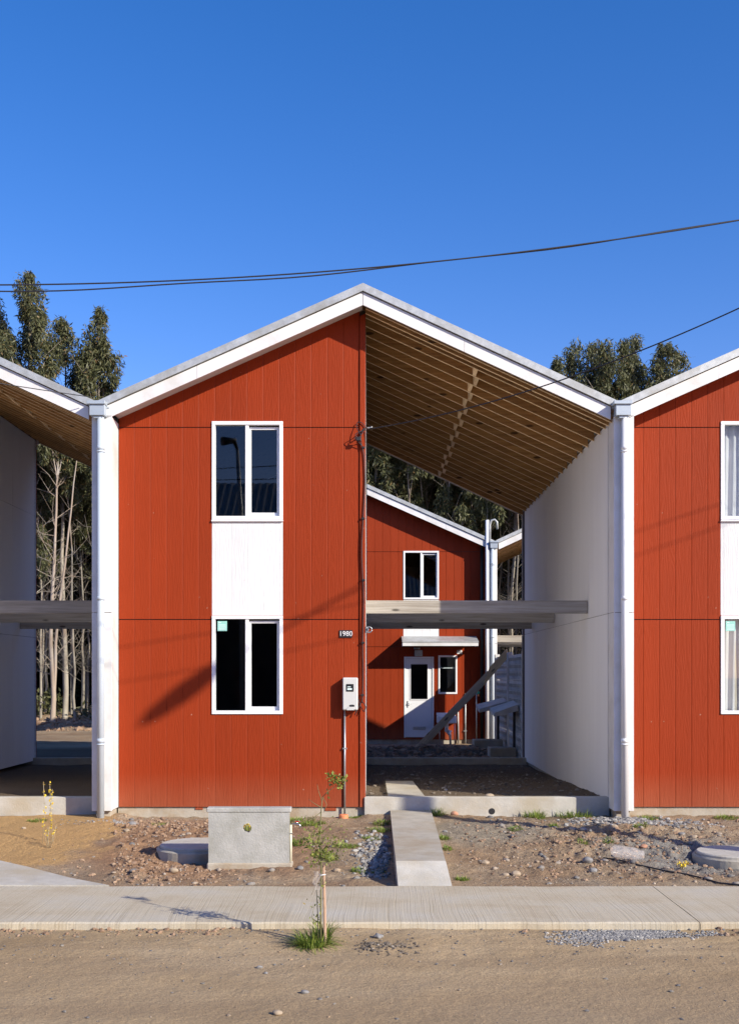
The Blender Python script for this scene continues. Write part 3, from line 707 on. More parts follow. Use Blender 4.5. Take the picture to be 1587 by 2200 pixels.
q = MB(); rbox(q, x0+.04, x0+.148, z1-.185, z1-.075, -dm+.01, -dm-.008, .012); q.build('meter_window', M['black'], meter)
q = MB(); q.box(x0+.055, x0+.133, -dm-.0105, -dm-.009, z1-.165, z1-.095); q.build('meter_display', M['blackglass'], meter)
q = MB(); q.box(x0+.062, x0+.12, -dm-.012, -dm-.011, z1-.155, z1-.135); q.box(x0+.062, x0+.105, -dm-.012, -dm-.011, z1-.122, z1-.113); q.build('display_lines', M['teallt'], meter)
q = MB(); q.tube([(x0+.12+.03*math.cos(t), -dm-.003, z0+.058+.011*math.sin(t)) for t in np.linspace(0, math.pi, 9)], .005, 6); q.box(x0+.09, x0+.15, -dm-.004, -dm, z0+.048, z0+.06); q.build('meter_latch', M['black'], meter)
q = MB(); q.box(x0+.055, x0+.145, -dm-.006, -dm+.002, z0+.004, z0+.03); q.box(x0+.075, x0+.125, -dm-.006, -dm+.002, z0+.03, z0+.042); q.build('meter_clasp', M['meter'], meter)
cxm = loc_(740.5, 1500)[0]
q = MB(); q.tube([(cxm, -.035, z0), (cxm, -.035, .2)], .0125, 12); cd = q.build('conduit', M['conduit'], main)
q = MB(); q.bbox(cxm-.028, cxm+.028, -.05, -.017, 1.04, 1.06, .003); q.build('clamp', M['conduit'], cd)
q = MB(); q.lathe([(.05, .15), (.058, .19), (.058, .225), (.05, .233)], cxm-.01, -.16, 28); cap_ = q.build('pipe_cap', M['orange'], main)
# cables: loops at the eaves corner, then down the corner board
def zz(py): return CZ-(py-HY)/169.3
def xx(px): return (px-CX)/169.3-RX
def cable(pts, r=.0065, name='cable', y=-.05):
    # smooth through px points
    P = [Vector((xx(p[0]), p[2] if len(p) > 2 else y, zz(p[1]))) for p in pts]; out = []
    for i in range(len(P)-1):
        p0 = P[max(i-1, 0)]; p1 = P[i]; p2 = P[i+1]; p3 = P[min(i+2, len(P)-1)]
        for k in range(6):
            t = k/6; out.append(.5*((2*p1)+(-p0+p2)*t+(2*p0-5*p1+4*p2-p3)*t*t+(-p0+3*p1-3*p2+p3)*t**3))
    out.append(P[-1]); q = MB(); q.tube(out, r, 6); return q.build(name, M['cable'], main)
cb_ = cable([(783, 921), (775, 935), (776, 955), (781, 975), (783, 1000), (784, 1040), (780, 1115), (777, 1180), (779, 1240), (781, 1290), (779, 1380), (780, 1440), (779, 1493), (777, 1510)])
for (px, py) in ((780.5, 963), (780, 1115), (780.5, 1247), (779.5, 1381), (778.5, 1493)):
    q = MB(); q.bbox(xx(px-3), xx(px+3.5), -.062, -.034, zz(py+2), zz(py-2), .002); q.build('cable_clip', M['black'], cb_)
cable([(786, 921), (778, 911), (769, 909), (766, 917), (770, 930, -.10), (776, 938, -.12), (782, 925)], .005)
cable([(785, 922), (777, 930, -.12), (764, 938, -.13), (768, 945, -.12), (776, 950)], .005)
cable([(777, 940), (762, 944, -.08), (770, 952, -.08), (779, 962)], .005)
cable([(777, 1506), (785, 1517, -.09), (782, 1528, -.09), (776, 1520), (769, 1501, -.07)], .0055)
cable([(776, 1510), (768, 1524, -.08), (762, 1536, -.06), (766, 1524, -.05)], .0045)
q = MB(); q.bbox(xx(765), xx(775), -.13, -.10, zz(951), zz(944), .004); q.build('splice_box', M['black'], main)
q = MB(); q.tube([(xx(786), -.02, zz(921)), (xx(786)+.02, -.05, zz(921)), (xx(800), -.07, zz(920))], .006, 6)
for k in range(5): q.tube([(xx(789+2.5*k), -.05, zz(921.5)), (xx(789+2.5*k)+.004, -.05, zz(921.5))], .016, 8)
q.build('wire_anchor', M['conduit'], main)
q = MB(); c = (UR+.045, -.02, zz(1353)); q.tube([(c[0]+.035*math.cos(t), c[1], c[2]+.035*math.sin(t)) for t in np.linspace(0, 2*math.pi, 17)], .008, 6)
q.tube([(c[0]-.02, c[1]-.02, c[2]), (c[0]-.02, c[1]+.05, c[2])], .02, 10); q.box(UR, UR+.02, -.04, .02, c[2]-.04, c[2]+.04); q.build('pulley', M['conduit'], main)
q = MB(); q.bbox(xx(420), xx(436), -.0, .02, zz(1739.5), zz(1733.6), .001); q.bbox(xx(698), xx(722), -.0, .02, zz(1742), zz(1733.6), .001); q.build('siding_offcut', M['red'], main)

# ---- rear house back-door side
DB = DEP
def bu(px): return -((px-CX)/83.8+.12)
def bz(py): return CZ-(py-HY)/83.8
window(back, *RW[0], DB, 1); window(back, *RW[2], DB, 1, split=False)
q = MB(); a, b, c, d = RW[1]; t = .04
q.bbox(a, b, DB-.06, DB+.03, d-t, d, .003); q.bbox(a, a+t, DB-.06, DB+.03, c, d-t, .003); q.bbox(b-t, b, DB-.06, DB+.03, c, d-t, .003)
dr = q.build('door', M['upvc'], back)
q = MB(); ga, gb = bu(918), bu(882); gc, gd = bz(1502), bz(1427)
for r in cut([(a+t+.004, b-t-.004, c+.01, d-t-.004)], (ga, gb, gc, gd)): q.box(r[0], r[1], DB-.03, DB+.01, r[2], r[3])
q.build('door_leaf', M['upvc'], dr)
q = MB(); q.box(ga, gb, DB-.012, DB-.006, gc, gd); q.build('pane', M['glass'], dr)
q = MB(); 
for (p, r) in (((ga-.02, gb+.02, gd, gd+.02)), 0), ((ga-.02, gb+.02, gc-.02, gc), 0), ((ga-.02, ga, gc, gd), 0), ((gb, gb+.02, gc, gd), 0):
    q.box(p[0], p[1], DB+.01, DB+.022, p[2], p[3])
q.build('glazing_bead', M['upvc'], dr)
q = MB(); x = bu(875); q.box(x-.015, x+.015, DB+.01, DB+.02, bz(1520), bz(1506)); q.tube([(x, DB+.02, bz(1512)), (x, DB+.06, bz(1512)), (x-.1, DB+.06, bz(1512))], .009, 8); q.build('handle', M['conduit'], dr)
q = MB()
for k in range(5): q.box(bu(914), bu(887), DB+.011, DB+.018, bz(1568)+.018*k, bz(1568)+.018*k+.009)
q.build('vent_grille', M['galv'], dr)
# canopy
q = MB(); a, b = bu(1022), bu(862)
q.add([(a, DB+.018, 2.92), (b, DB+.018, 2.92), (b, DB+.72, 2.775), (a, DB+.72, 2.775), (a, DB+.018, 2.955), (b, DB+.018, 2.955), (b, DB+.72, 2.80), (a, DB+.72, 2.80)],
      [(0,1,2,3),(4,7,6,5),(0,4,5,1),(1,5,6,2),(2,6,7,3),(3,7,4,0)])
cn = q.build('canopy', M['galv'], back)
q = MB(); q.box(a+.01, b-.01, DB+.69, DB+.71, 2.69, 2.774); q.box(a+.01, a+.03, DB+.018, DB+.69, 2.69, 2.77); q.box(b-.03, b-.01, DB+.018, DB+.69, 2.69, 2.77)
q.build('canopy_fascia', M['white'], cn)
q = MB(); q.bbox(bu(907), bu(890), DB+.018, DB+.09, bz(1410), bz(1397), .01); q.build('wall_lamp', M['galv'], back)
q = MB(); q.tube([(bu(895), DB+.05, bz(1391)), (bu(895), DB+.05, bz(1395))], .08, 12); q.build('junction_box', M['galv'], back)
q = MB(); q.box(bu(992), bu(981), DB+.018, DB+.025, bz(1405), bz(1397)); pl2 = q.build('number_plate', M['upvc'], back)
txt('53', .08, M['black'], pl2, ((bu(992)+bu(981))/2, DB+.027, bz(1401)), (math.pi/2, 0, math.pi), 'numeral', bold=.002)
# wash basin on legs with waste pipe, water pipes, valves
q = MB(); a, b = bu(978), bu(937); q.bbox(a, b, DB+.03, DB+.4, bz(1553), bz(1537), .02); q.bbox(a, b, DB+.018, DB+.07, bz(1537), bz(1531), .006)
sk = q.build('wash_basin', M['upvc'], back)
q = MB(); q.tube([(bu(958), DB+.2, bz(1553)), (bu(958), DB+.2, bz(1570)), (bu(962), DB+.2, bz(1580)), (bu(965), DB+.2, bz(1568))], .05, 10); q.build('bottle_trap', M['upvc'], sk)
q = MB(); q.tube([(bu(965), DB+.2, bz(1568)), (bu(966), DB+.2, .2)], .028, 10); q.build('waste_pipe', M['galv'], sk)
for x in (bu(942), bu(974)):
    q = MB(); q.tube([(x, DB+.36, bz(1553)), (x, DB+.36, .2)], .012, 6); q.build('leg', M['conduit'], sk)
q = MB(); q.tube([(bu(966), DB+.04, bz(1526)), (bu(983), DB+.04, bz(1526)), (bu(984), DB+.04, .2)], .02, 10); q.build('water_pipe', M['galv'], back)
q = MB(); q.tube([(bu(999), DB+.04, bz(1490)), (bu(999), DB+.04, .2)], .022, 10)
for py in (1510, 1571): q.box(bu(1003), bu(995), DB+.018, DB+.06, bz(py), bz(py)+.02)
q.build('water_pipe', M['galv'], back)
q = MB(); q.tube([(bu(1022), DB+.12, bz(1475)), (bu(1022), DB+.12, .2)], .018, 10); gp = q.build('gas_pipe', M['galv'], back)
q = MB(); q.tube([(bu(1026), DB+.15, bz(1491)), (bu(1026), DB+.15, bz(1485))], .03, 8); q.build('valve_top', M['green'], gp)
q = MB(); q.tube([(bu(1026), DB+.15, bz(1496)), (bu(1026), DB+.15, bz(1491.5))], .026, 8); q.build('valve_body', M['orange'], gp)
q = MB(); q.tube([(bu(1015), DB+.09, bz(1493)), (bu(1013), DB+.09, bz(1488)), (bu(1018), DB+.09, bz(1489))], .015, 8); q.build('tap', M['brass'], back)
q = MB(); q.tube([(bu(1023), DB+.14, bz(1515)), (bu(1023), DB+.2, bz(1515))], .03, 10); q.build('gauge', M['chrome'], gp)
# service mast with gooseneck at the rear party wall
q = MB(); x = -((1046-CX)/85+.12)
q.tube([(x, DEP+.40, .3), (x, DEP+.40, bz(1122))], .045, 12); ms = q.build('service_mast', M['pipewhite'], back)
q = MB(); x2 = -((1060-CX)/85+.12); zt = bz(1133)
q.tube([(x2+.10, DEP+.42, zt-.5), (x2+.10, DEP+.42, zt), (x2+.06, DEP+.42, zt+.12), (x2-.02, DEP+.42, zt+.14), (x2-.08, DEP+.42, zt+.08), (x2-.09, DEP+.42, zt-.1)], .028, 10)
q.build('gooseneck', M['galv'], back)
q = MB(); q.tube([(x+.1, DEP+.05, .3), (x+.1, DEP+.05, bz(1165))], .04, 12); q.build('soil_pipe', M['black'], back)

# ------------------------------------------------------------------ things in the yard behind the void
fn = thing('concrete_fence', 'grey precast concrete panel fence with chevron pattern behind the void', 'fence', (0, 0, 0))
FZ0, FZ1 = .15, 2.41
for k, y in enumerate((22.35, 24.75, 27.2)):
    q = MB(); q.bbox(3.08, 3.20, y-.06, y+.06, 0, FZ1+.06, .008); q.build('post', M['fence'], fn)
for k in range(2):
    ya, yb = (22.43, 24.67) if k == 0 else (24.83, 27.12)
    for r in range(4):
        z0 = FZ0+.565*r; q = MB(); q.bbox(3.12, 3.16, ya, yb, z0+.004, z0+.56, .004)
        nn = 9
        for i in range(nn):
            yc = ya+.16+(yb-ya-.32)*i/(nn-1)
            for j in range(3):
                zc = z0+.12+.16*j
                q.add([(3.10, yc-.05, zc+.06), (3.10, yc-.02, zc+.07), (3.10, yc+.06, zc), (3.10, yc+.03, zc-.01), (3.125, yc-.05, zc+.06), (3.125, yc-.02, zc+.07), (3.125, yc+.06, zc), (3.125, yc+.03, zc-.01)],
                      [(0,1,2,3),(0,4,5,1),(1,5,6,2),(2,6,7,3),(3,7,4,0)])
                q.add([(3.10, yc-.05, zc-.07), (3.10, yc-.02, zc-.08), (3.10, yc+.06, zc-.02), (3.10, yc+.03, zc-.01), (3.125, yc-.05, zc-.07), (3.125, yc-.02, zc-.08), (3.125, yc+.06, zc-.02), (3.125, yc+.03, zc-.01)],
                      [(3,2,1,0),(0,4,5,1),(1,5,6,2),(2,6,7,3),(3,7,4,0)])
        q.build('panel', M['fence'], fn)
# leaning plank on the fence: two boards nailed together, pale end
A = Vector((1.08, 25.6, .22)); Bp = Vector((3.02, 24.9, 2.33)); d_ = (Bp-A); Ln = d_.length
pk = thing('leaning_plank', 'long grey timber plank leaning diagonally against the concrete fence', 'plank', A)
rot = d_.to_track_quat('X', 'Z').to_euler(); pk.rotation_euler = rot
q = MB(); q.bbox(0, Ln-.45, -.02, .02, -.075, .075, .004); q.build('board', M['plank'], pk)
q = MB(); q.bbox(.4, Ln-.75, -.06, -.022, -.10, .03, .004); q.build('board', M['plank'], pk)
q = MB(); q.add([(Ln-.75, -.064, -.10), (Ln+.12, -.064, -.06), (Ln+.22, -.064, .10), (Ln-.35, -.064, .09), (Ln-.75, -.022, -.10), (Ln+.12, -.022, -.06), (Ln+.22, -.022, .10), (Ln-.35, -.022, .09)],
       [(0,1,2,3),(7,6,5,4),(0,4,5,1),(1,5,6,2),(2,6,7,3),(3,7,4,0)]); q.build('splintered_end', M['pine'], pk)
for k, (px0, px1, py, Y) in enumerate(((1025, 1078, 1520, 25.2), (1056, 1116, 1528, 23.4))):
    a = at(px0, py, Y); b = at(px1, py, Y)
    sh = thing('wash_shelf', ['left of the two sloping concrete wash slabs fixed to the fence', 'right and nearer of the two sloping concrete wash slabs on the fence'][k], 'slab', (0, 0, 0), group='sloping slabs on the fence')
    x1_ = 3.09; x0_ = a.x
    q = MB(); q.add([(x0_, Y-.45, a.z-.10), (x1_, Y-.45, a.z+.02), (x1_, Y+.35, a.z+.10), (x0_, Y+.35, a.z-.02), (x0_, Y-.45, a.z-.02), (x1_, Y-.45, a.z+.16), (x1_, Y+.35, a.z+.22), (x0_, Y+.35, a.z+.06)],
          [(0,3,2,1),(4,5,6,7),(0,1,5,4),(1,2,6,5),(2,3,7,6),(3,0,4,7)]); q.build('top', M['fence'], sh)
    q = MB(); q.box(x0_+.45, x0_+.50, Y+.0, Y+.05, .1, a.z); q.build('leg', M['black'], sh)
for k, (px0, px1, py0, py1, Y) in enumerate(((1018, 1080, 1606, 1590, 24.9), (1052, 1108, 1617, 1607, 23.2))):
    a = at(px0, py0, Y); b = at(px1, py1, Y)
    q = MB(); q.bbox(a.x, b.x, Y, Y+.5, a.z-.15, b.z, .01)
    tag(q.build('concrete_step', M['conc']), ['upper grey concrete block at the foot of the fence, farther back', 'lower grey concrete block at the foot of the fence, nearer'][k], 'block')

# ------------------------------------------------------------------ front plot: walkway, box, tap, lids
wk = thing('concrete_walkway', 'narrow raised concrete slab path from the sidewalk to the open half of the house', 'path')
def slabstrip(name, L, R, ys, zs, m, th=.09):
    q = MB(); vs = []
    for i, y in enumerate(ys): vs += [(L[i], y, zs[i]), (R[i], y, zs[i]), (R[i], y, zs[i]-th), (L[i], y, zs[i]-th)]
    fs = [(0, 1, 2, 3)[::-1]]+[(i*4+k, i*4+(k+1) % 4, i*4+4+(k+1) % 4, i*4+4+k) for i in range(len(ys)-1) for k in range(4)]+[tuple((len(ys)-1)*4+k for k in range(4))]
    return q.add(vs, [f[::-1] for f in fs]).build(name, m, wk)
slabstrip('slab', [.243, .25, .262], [.70, .74, .776], [10.18, 12, 13.93], [.272, .275, .275], M['conc'], .16)
slabstrip('ramp', [.255, .243], [.735, .702], [9.845, 10.175], [.106, .272], M['conclt'], .16)
a = at(833, 1681, 14); slabstrip('slab', [.238, .235], [.70, .63], [14.105, 16.2], [.44, .425], M['conc'], .09)
# rendered concrete utility box with hollow, hole and cap
ub = thing('utility_box', 'grey rendered concrete utility box with a round hole in its front', 'box')
BY = 10.85
p0 = at(448, 1855, BY); p1 = at(621, 1737, BY)
bz0, bz1, bx0, bx1 = .05, p1.z, p0.x, p1.x
q = MB(); n = 24; hc = at(531, 1779, BY); rr = .044
ring = [(hc.x+rr*(1+.08*math.sin(3*k))*math.cos(2*math.pi*k/n), hc.z+rr*(1+.1*math.cos(5*k))*math.sin(2*math.pi*k/n)) for k in range(n)]
def outer(k):
    t = 2*math.pi*k/n; dx, dz = math.cos(t), math.sin(t)
    s = min(((bx1-hc.x) if dx > 0 else (hc.x-bx0))/max(abs(dx), 1e-6), ((bz1-.04-hc.z) if dz > 0 else (hc.z-bz0))/max(abs(dz), 1e-6))
    return (hc.x+dx*s, hc.z+dz*s)
# front wall with hole: polar fan plus corners
import bisect
angs = sorted([2*math.pi*k/n for k in range(n)]+[math.atan2(z-hc.z, x-hc.x) % (2*math.pi) for x in (bx0, bx1) for z in (bz0, bz1-.04)])
def rpt(t): k = t/(2*math.pi)*n; return (hc.x+rr*(1+.08*math.sin(3*k))*math.cos(t), hc.z+rr*(1+.1*math.cos(5*k))*math.sin(t))
def opt(t):
    dx, dz = math.cos(t), math.sin(t)
    s = min(((bx1-hc.x) if dx > 0 else (hc.x-bx0))/max(abs(dx), 1e-9), ((bz1-.04-hc.z) if dz > 0 else (hc.z-bz0))/max(abs(dz), 1e-9))
    return (hc.x+dx*s, hc.z+dz*s)
vs = []; fs = []
for t in angs:
    i_, o_ = rpt(t), opt(t); vs += [(i_[0], BY, i_[1]), (o_[0], BY, o_[1]), (i_[0], BY+.09, i_[1]), (o_[0], BY+.09, o_[1])]
m_ = len(angs)
for i in range(m_):
    j = (i+1) % m_; fs += [(i*4, i*4+1, j*4+1, j*4), (i*4+2, j*4+2, j*4+3, i*4+3), (i*4, j*4, j*4+2, i*4+2)]
q.add(vs, fs); q.build('front_wall', M['boxconc'], ub)
q = MB(); q.box(bx0+.001, bx0+.07, BY+.091, BY+.12, bz0, bz1-.04); q.box(bx1-.07, bx1-.001, BY+.091, BY+.12, bz0, bz1-.04); q.build('side_wall', M['boxconc'], ub)
q = MB(); q.bbox(bx0-.018, bx1+.018, BY-.003, BY+.13, bz1-.039, bz1+.006, .006); 
q.build('cap_slab', M['boxconc'], ub)
q = MB(); q.bbox(bx0-.015, bx1+.03, BY-.02, BY+.15, .0, .138, .012); q.build('base', M['found'], ub)
# standpipe and tap right of the box
tp = thing('standpipe_tap', 'cream plastic standpipe with a chrome tap beside the concrete box', 'tap')
c = at(624.5, 1850, BY+.1); zt = at(624, 1772, BY+.1).z
q = MB(); q.tube([(c.x, BY+.1, .1), (c.x, BY+.1, zt)], .013, 10); q.build('riser', M['cream'], tp)
q = MB(); q.tube([(c.x, BY+.1, zt), (c.x+.03, BY+.1, zt+.012), (c.x+.07, BY+.09, zt+.008), (c.x+.09, BY+.09, zt), (c.x+.092, BY+.09, zt-.03)], .009, 8)
q.tube([(c.x+.065, BY+.09, zt+.01), (c.x+.065, BY+.09, zt+.03)], .006, 8); q.build('tap', M['chrome'], tp)
q = MB(); q.box(c.x+.045, c.x+.085, BY+.08, BY+.1, zt+.03, zt+.037); q.build('tap_handle', M['redp'], tp)
q = MB(); q.tube([(c.x-.02, BY+.11, .1), (c.x-.021, BY+.11, zt-.05)], .006, 8); q.box(c.x-.03, c.x+.02, BY+.085, BY+.1, zt-.09, zt-.08); q.build('strap', M['conduit'], tp)
# access covers
for k, (cx, cy, z, R0, lab) in enumerate(((-1.77, 11.55, .20, .45, 'raised round concrete access cover left of the utility box'), (3.72, 11.25, .165, .42, 'pale round concrete access cover at the right edge of the dirt plot'))):
    ac = thing('access_cover', lab, 'cover', (cx, cy, 0), group='round access covers')
    q = MB(); q.lathe([(R0, -.05), (R0, z-.02), (R0-.015, z-.005), (R0-.03, z-.005), (R0-.03, z-.03)], 0, 0, 48); q.build('rim', M['conc'], ac)
    q = MB(); q.lathe([(R0-.035, z-.05), (R0-.035, z+.015), (R0-.05, z+.025), (R0-.055, z+.025)], 0, 0, 48); q.build('lid', M['conclt'], ac)

# ------------------------------------------------------------------ street things out of frame that shade or mirror into it
PX, PY = 8.03, 8.0
up = thing('utility_pole', 'grey concrete utility pole with a street lamp arm standing by the sidewalk', 'pole', (PX, PY, 0))
q = MB(); q.tube([(0, 0, -.3), (0, 0, 8.4)], [.17, .11], 14); q.build('shaft', M['conc'], up)
q = MB(); q.tube([(0, 0, 8.15), (-.1, -.5, 8.42), (-.33, -1.65, 8.45)], .019, 8); q.build('arm', M['galv'], up)
q = MB(); vs = []; hd = Vector((-.2, -.98, 0)).normalized(); sd = Vector((-hd.y, hd.x, 0)); c0 = Vector((-.33, -1.6, 8.44))
for i, (t, w, h) in enumerate(((0, .05, .05), (.15, .14, .08), (.42, .17, .10), (.7, .12, .07), (.80, .03, .03))):
    for k in range(10):
        a_ = 2*math.pi*k/10; vs.append(c0+hd*t+sd*(w*math.cos(a_))+Vector((0, 0, h*math.sin(a_)-t*.24)))
q.add(vs, [(i*10+k, i*10+(k+1) % 10, i*10+10+(k+1) % 10, i*10+10+k) for i in range(4) for k in range(10)]+[tuple(range(10))[::-1], tuple(range(40, 50))], True)
q.build('lamp_head', M['galv'], up)
sl_ = thing('street_lamp', 'tall dark street lamp across the road, mirrored in the upper window', 'street lamp', (-3.95, -6, 0))
q = MB(); q.tube([(.1, 0, -.3), (.02, 0, 6.2), (-.12, 0, 8.9)], [.13, .09, .05], 12); q.build('shaft', M['galv'], sl_)
q = MB(); q.tube([(-.12, 0, 8.9), (-.2, .1, 9.15), (-.55, .3, 9.1)], [.04, .09, .14], 10); q.build('lamp_head', M['black'], sl_)
q = MB(); q.box(-.18, .25, -.15, .15, 5.6, 6.2); q.build('transformer', M['black'], sl_)
oh = thing('opposite_house', 'dark house with a corrugated metal roof across the road, mirrored in the windows', 'house', (-3, -9, 0))
q = MB(); q.prism([(-8, 0), (11, 0), (11, 5.6), (-8, 5.6)], 0, -9); q.build('wall', M['paper'], oh)
q = MB(); nr = 150
vs = []
for k in range(nr+1):
    x = -8.4+19.8*k/nr; dz = .05 if k % 2 else 0; vs += [(x, .5, 5.5+dz), (x, -4.8, 9.2+dz), (x, -9.6, 5.5+dz)]
q.add(vs, [f for k in range(nr) for f in ((k*3, k*3+3, k*3+4, k*3+1), (k*3+1, k*3+4, k*3+5, k*3+2))]); q.build('roof', M['galv'], oh)
q = MB(); q.box(-1.5, -.6, .001, .05, 1, 2.2); q.box(2, 3, .001, .05, 1, 2.2); q.build('window', M['blackglass'], oh)
# power cables
def wire(name, label, pts, r, group=None):
    q = MB(); q.tube(pts, r, 6); return tag(q.build(name, M['cable']), label, 'cable', group)
def cz_(x): return 5.42+.0876*x+.0133*x*x
for k in range(2):
    pts = []; g = 1+.048*k
    for x in np.linspace(-16, 14, 140):
        z = cz_(x)-2
        if k: z -= .04*max(0, min(1, (-x+1.2)/4.5))*1.4-.008*math.sin(x*3)
        pts.append((x*g, 9.3*g, 2+z*g))
    wire('power_cable', ['upper of the two black power cables crossing the sky', 'lower of the two black power cables crossing the sky at left'][k], pts, .0065, 'power cables over the street')
for (x, h_, lab) in ((14.3, 9.6, 'distant utility pole to the right, carrying the two power cables'), (-16.4, 8.0, 'distant utility pole to the left, carrying the two power cables')):
    po = thing('utility_pole', lab, 'pole', (x, 9.6, 0)); q = MB(); q.tube([(0, 0, -.3), (0, 0, h_)], [.16, .10], 14); q.build('shaft', M['conc'], po)
    q = MB(); q.box(-.05, .05, -.6, .6, cz_(x)-.2, cz_(x)-.08); q.build('crossarm', M['beam'], po)
pts = []
A = Vector((-.02, 13.93, 5.085))
for s in np.linspace(0, 1, 60):
    pts.append((A.x+s*(PX-A.x), A.y+s*(PY-A.y), 5.085-.05*s+2.92*s*s))
wire('service_wire', 'thin black service wire rising from the corner of house 1980 to the right', pts, .0075)
pts = [(-3.42-10.6*s, 13.5-6.5*s, 5.385+.1*s+1.4*s*s) for s in np.linspace(0, 1, 30)]
wire('service_wire', 'thin wire crossing the white fascia at the far left', pts, .0055)

# ------------------------------------------------------------------ eucalyptus wood
def leaves(centres, n_each, sig, lw, ll, rng, droop=.75):
    """drooping leaf quads around the clump centres"""
    C_ = np.repeat(centres, n_each, 0); n = len(C_)
    d = rng.normal(size=(n, 3)); d /= np.linalg.norm(d, axis=1)[:, None]
    S = np.repeat(sig, n_each, 0); P = C_+d*S*(rng.random((n, 1))**.45)
    dirv = rng.normal(size=(n, 3))*.55; dirv[:, 2] -= droop; dirv /= np.linalg.norm(dirv, axis=1)[:, None]
    sidev = np.cross(dirv, rng.normal(size=(n, 3))); sidev /= np.linalg.norm(sidev, axis=1)[:, None]
    L = ll*(.6+.8*rng.random((n, 1))); W = lw*(.6+.8*rng.random((n, 1)))
    v = np.stack([P, P+dirv*L*.45+sidev*W, P+dirv*L, P+dirv*L*.45-sidev*W], 1).reshape(-1, 3)
    f = np.arange(4*n).reshape(-1, 4); return v, f
def make_tree(seed, H, r, crown0, crownr, nclump, nl, m_bark, twigs=18, lean=.02, two=False):
    rng = np.random.default_rng(seed); rd = random.Random(seed)
    q = MB(); pts = []; x = y = 0; 
    for i in range(13):
        t = i/12; pts.append((x, y, H*.97*t-.2*(i == 0))); x += rd.uniform(-.07, .07)+lean; y += rd.uniform(-.06, .06)
    rs = [r*(1.15 if i == 0 else 1-.85*(i/12)) for i in range(13)]
    q.tube(pts, rs, 8, caps=False)
    if two:
        b = [(p[0]+.1+.5*(i/8), p[1]+.1*i/8, p[2]) for i, p in enumerate(pts[2:11])]; q.tube([pts[1]]+b, [r*.7*(1-.08*i) for i in range(10)], 7, caps=False)
    def pt(t): i = min(11, int(t*12)); f_ = t*12-i; return Vector(pts[i]).lerp(Vector(pts[i+1]), f_)
    for k in range(twigs):            # bare lower branches and live limbs
        t = rd.uniform(.12, .9); b = pt(t); a_ = rd.uniform(0, 6.28); L = rd.uniform(.6, 2.0)*(1.1-.5*t)
        u = rd.uniform(.1, 1.1); dv = Vector((math.cos(a_), math.sin(a_), u)).normalized(); c = b+dv*L*.5+Vector((0, 0, rd.uniform(-.05, .2))); e = b+dv*L+Vector((rd.uniform(-.2, .2), rd.uniform(-.2, .2), rd.uniform(-.1, .5)))
        rr_ = r*.14; q.tube([b, c, e], [rr_, rr_*.65, rr_*.25], 4, caps=False)
        for _ in range(2):
            e2 = c+Vector((rd.uniform(-.5, .5), rd.uniform(-.5, .5), rd.uniform(0, .7))); q.tube([c, e2], [rr_*.5, rr_*.2], 3, caps=False)
    ct = []; sg = []
    npl = max(5, nclump//9)
    for k in range(npl):
        if k == 0: tt, az, of = 1.0, 0, 0
        else: tt = crown0+.12+(.97-crown0-.12)*((k-.5*rd.random())/npl)**.85; az = k*2.4+rd.uniform(-.5, .5); of = crownr*(1-.75*((tt-crown0)/(1-crown0))**1.5)*rd.uniform(.45, 1.0)
        ph = rd.uniform(1.5, 2.6)*(.75+.4*(1-tt)); pr = rd.uniform(.30, .5)
        base = pt(max(.05, min(.985, tt)-.13)); tip = Vector((pt(min(.98, tt)).x+math.cos(az)*of, pt(min(.98, tt)).y+math.sin(az)*of, H*tt))
        q.tube([base-Vector((0, 0, .3)), base.lerp(tip, .5)+Vector((0, 0, -.1)), tip-Vector((0, 0, .3))], [r*.3, r*.16, r*.04], 4, caps=False)
        for j in range(9):
            u = (j+rd.random())/9; w = pr*math.sin(math.pi*min(1, .12+u*.88))**.7+.05
            c = tip-Vector((0, 0, ph*u))+Vector((rd.gauss(0, w*.55), rd.gauss(0, w*.55), 0)); ct.append(c); s = rd.uniform(.17, .34)*(.6+.6*math.sin(math.pi*min(1, .15+u))); sg.append((s, s, s*1.5))
    ct.append(Vector((pt(.98).x, pt(.98).y, H-.1))); sg.append((.12, .12, .3))
    v, f = leaves(np.array(ct), nl, np.array(sg), .021, .17, rng)
    o = thing('eucalyptus_tree', 'slender pale-trunked eucalyptus in the wood behind the houses', 'tree', (0, 0, 0), 0, 'eucalyptus trees behind the houses')
    q.build('trunk', m_bark, o); npmesh('crown', v, f, M['leaf'], False, o)
    return o
protos = [make_tree(s, H, r, c0, cr, nc, 240, M['bark'], tw) for (s, H, r, c0, cr, nc, tw) in
          ((1, 13, .068, .50, 1.3, 60, 34), (2, 13, .058, .64, 1.1, 50, 30), (3, 13, .06, .42, 1.3, 70, 40), (4, 13, .05, .55, 1.0, 55, 34), (5, 13, .062, .68, 1.2, 50, 44))]
rd = random.Random(3); k = 0; kidmap = {o: children(o) for o in protos}
def ct_(o):
    c = o.copy(); COL.objects.link(c)
    for ch in kidmap[o]: d2 = ch.copy(); COL.objects.link(d2); d2.parent = c
    return c
spots = []
for row, y in enumerate((38.6, 39.8, 41.2, 42.8, 44.8, 47.0, 49.5)):
    x = -19+rd.random()
    while x < 19:
        spots.append((x, y+rd.uniform(-.5, .5))); x += rd.uniform(.8, 1.6)*(1+.12*row)
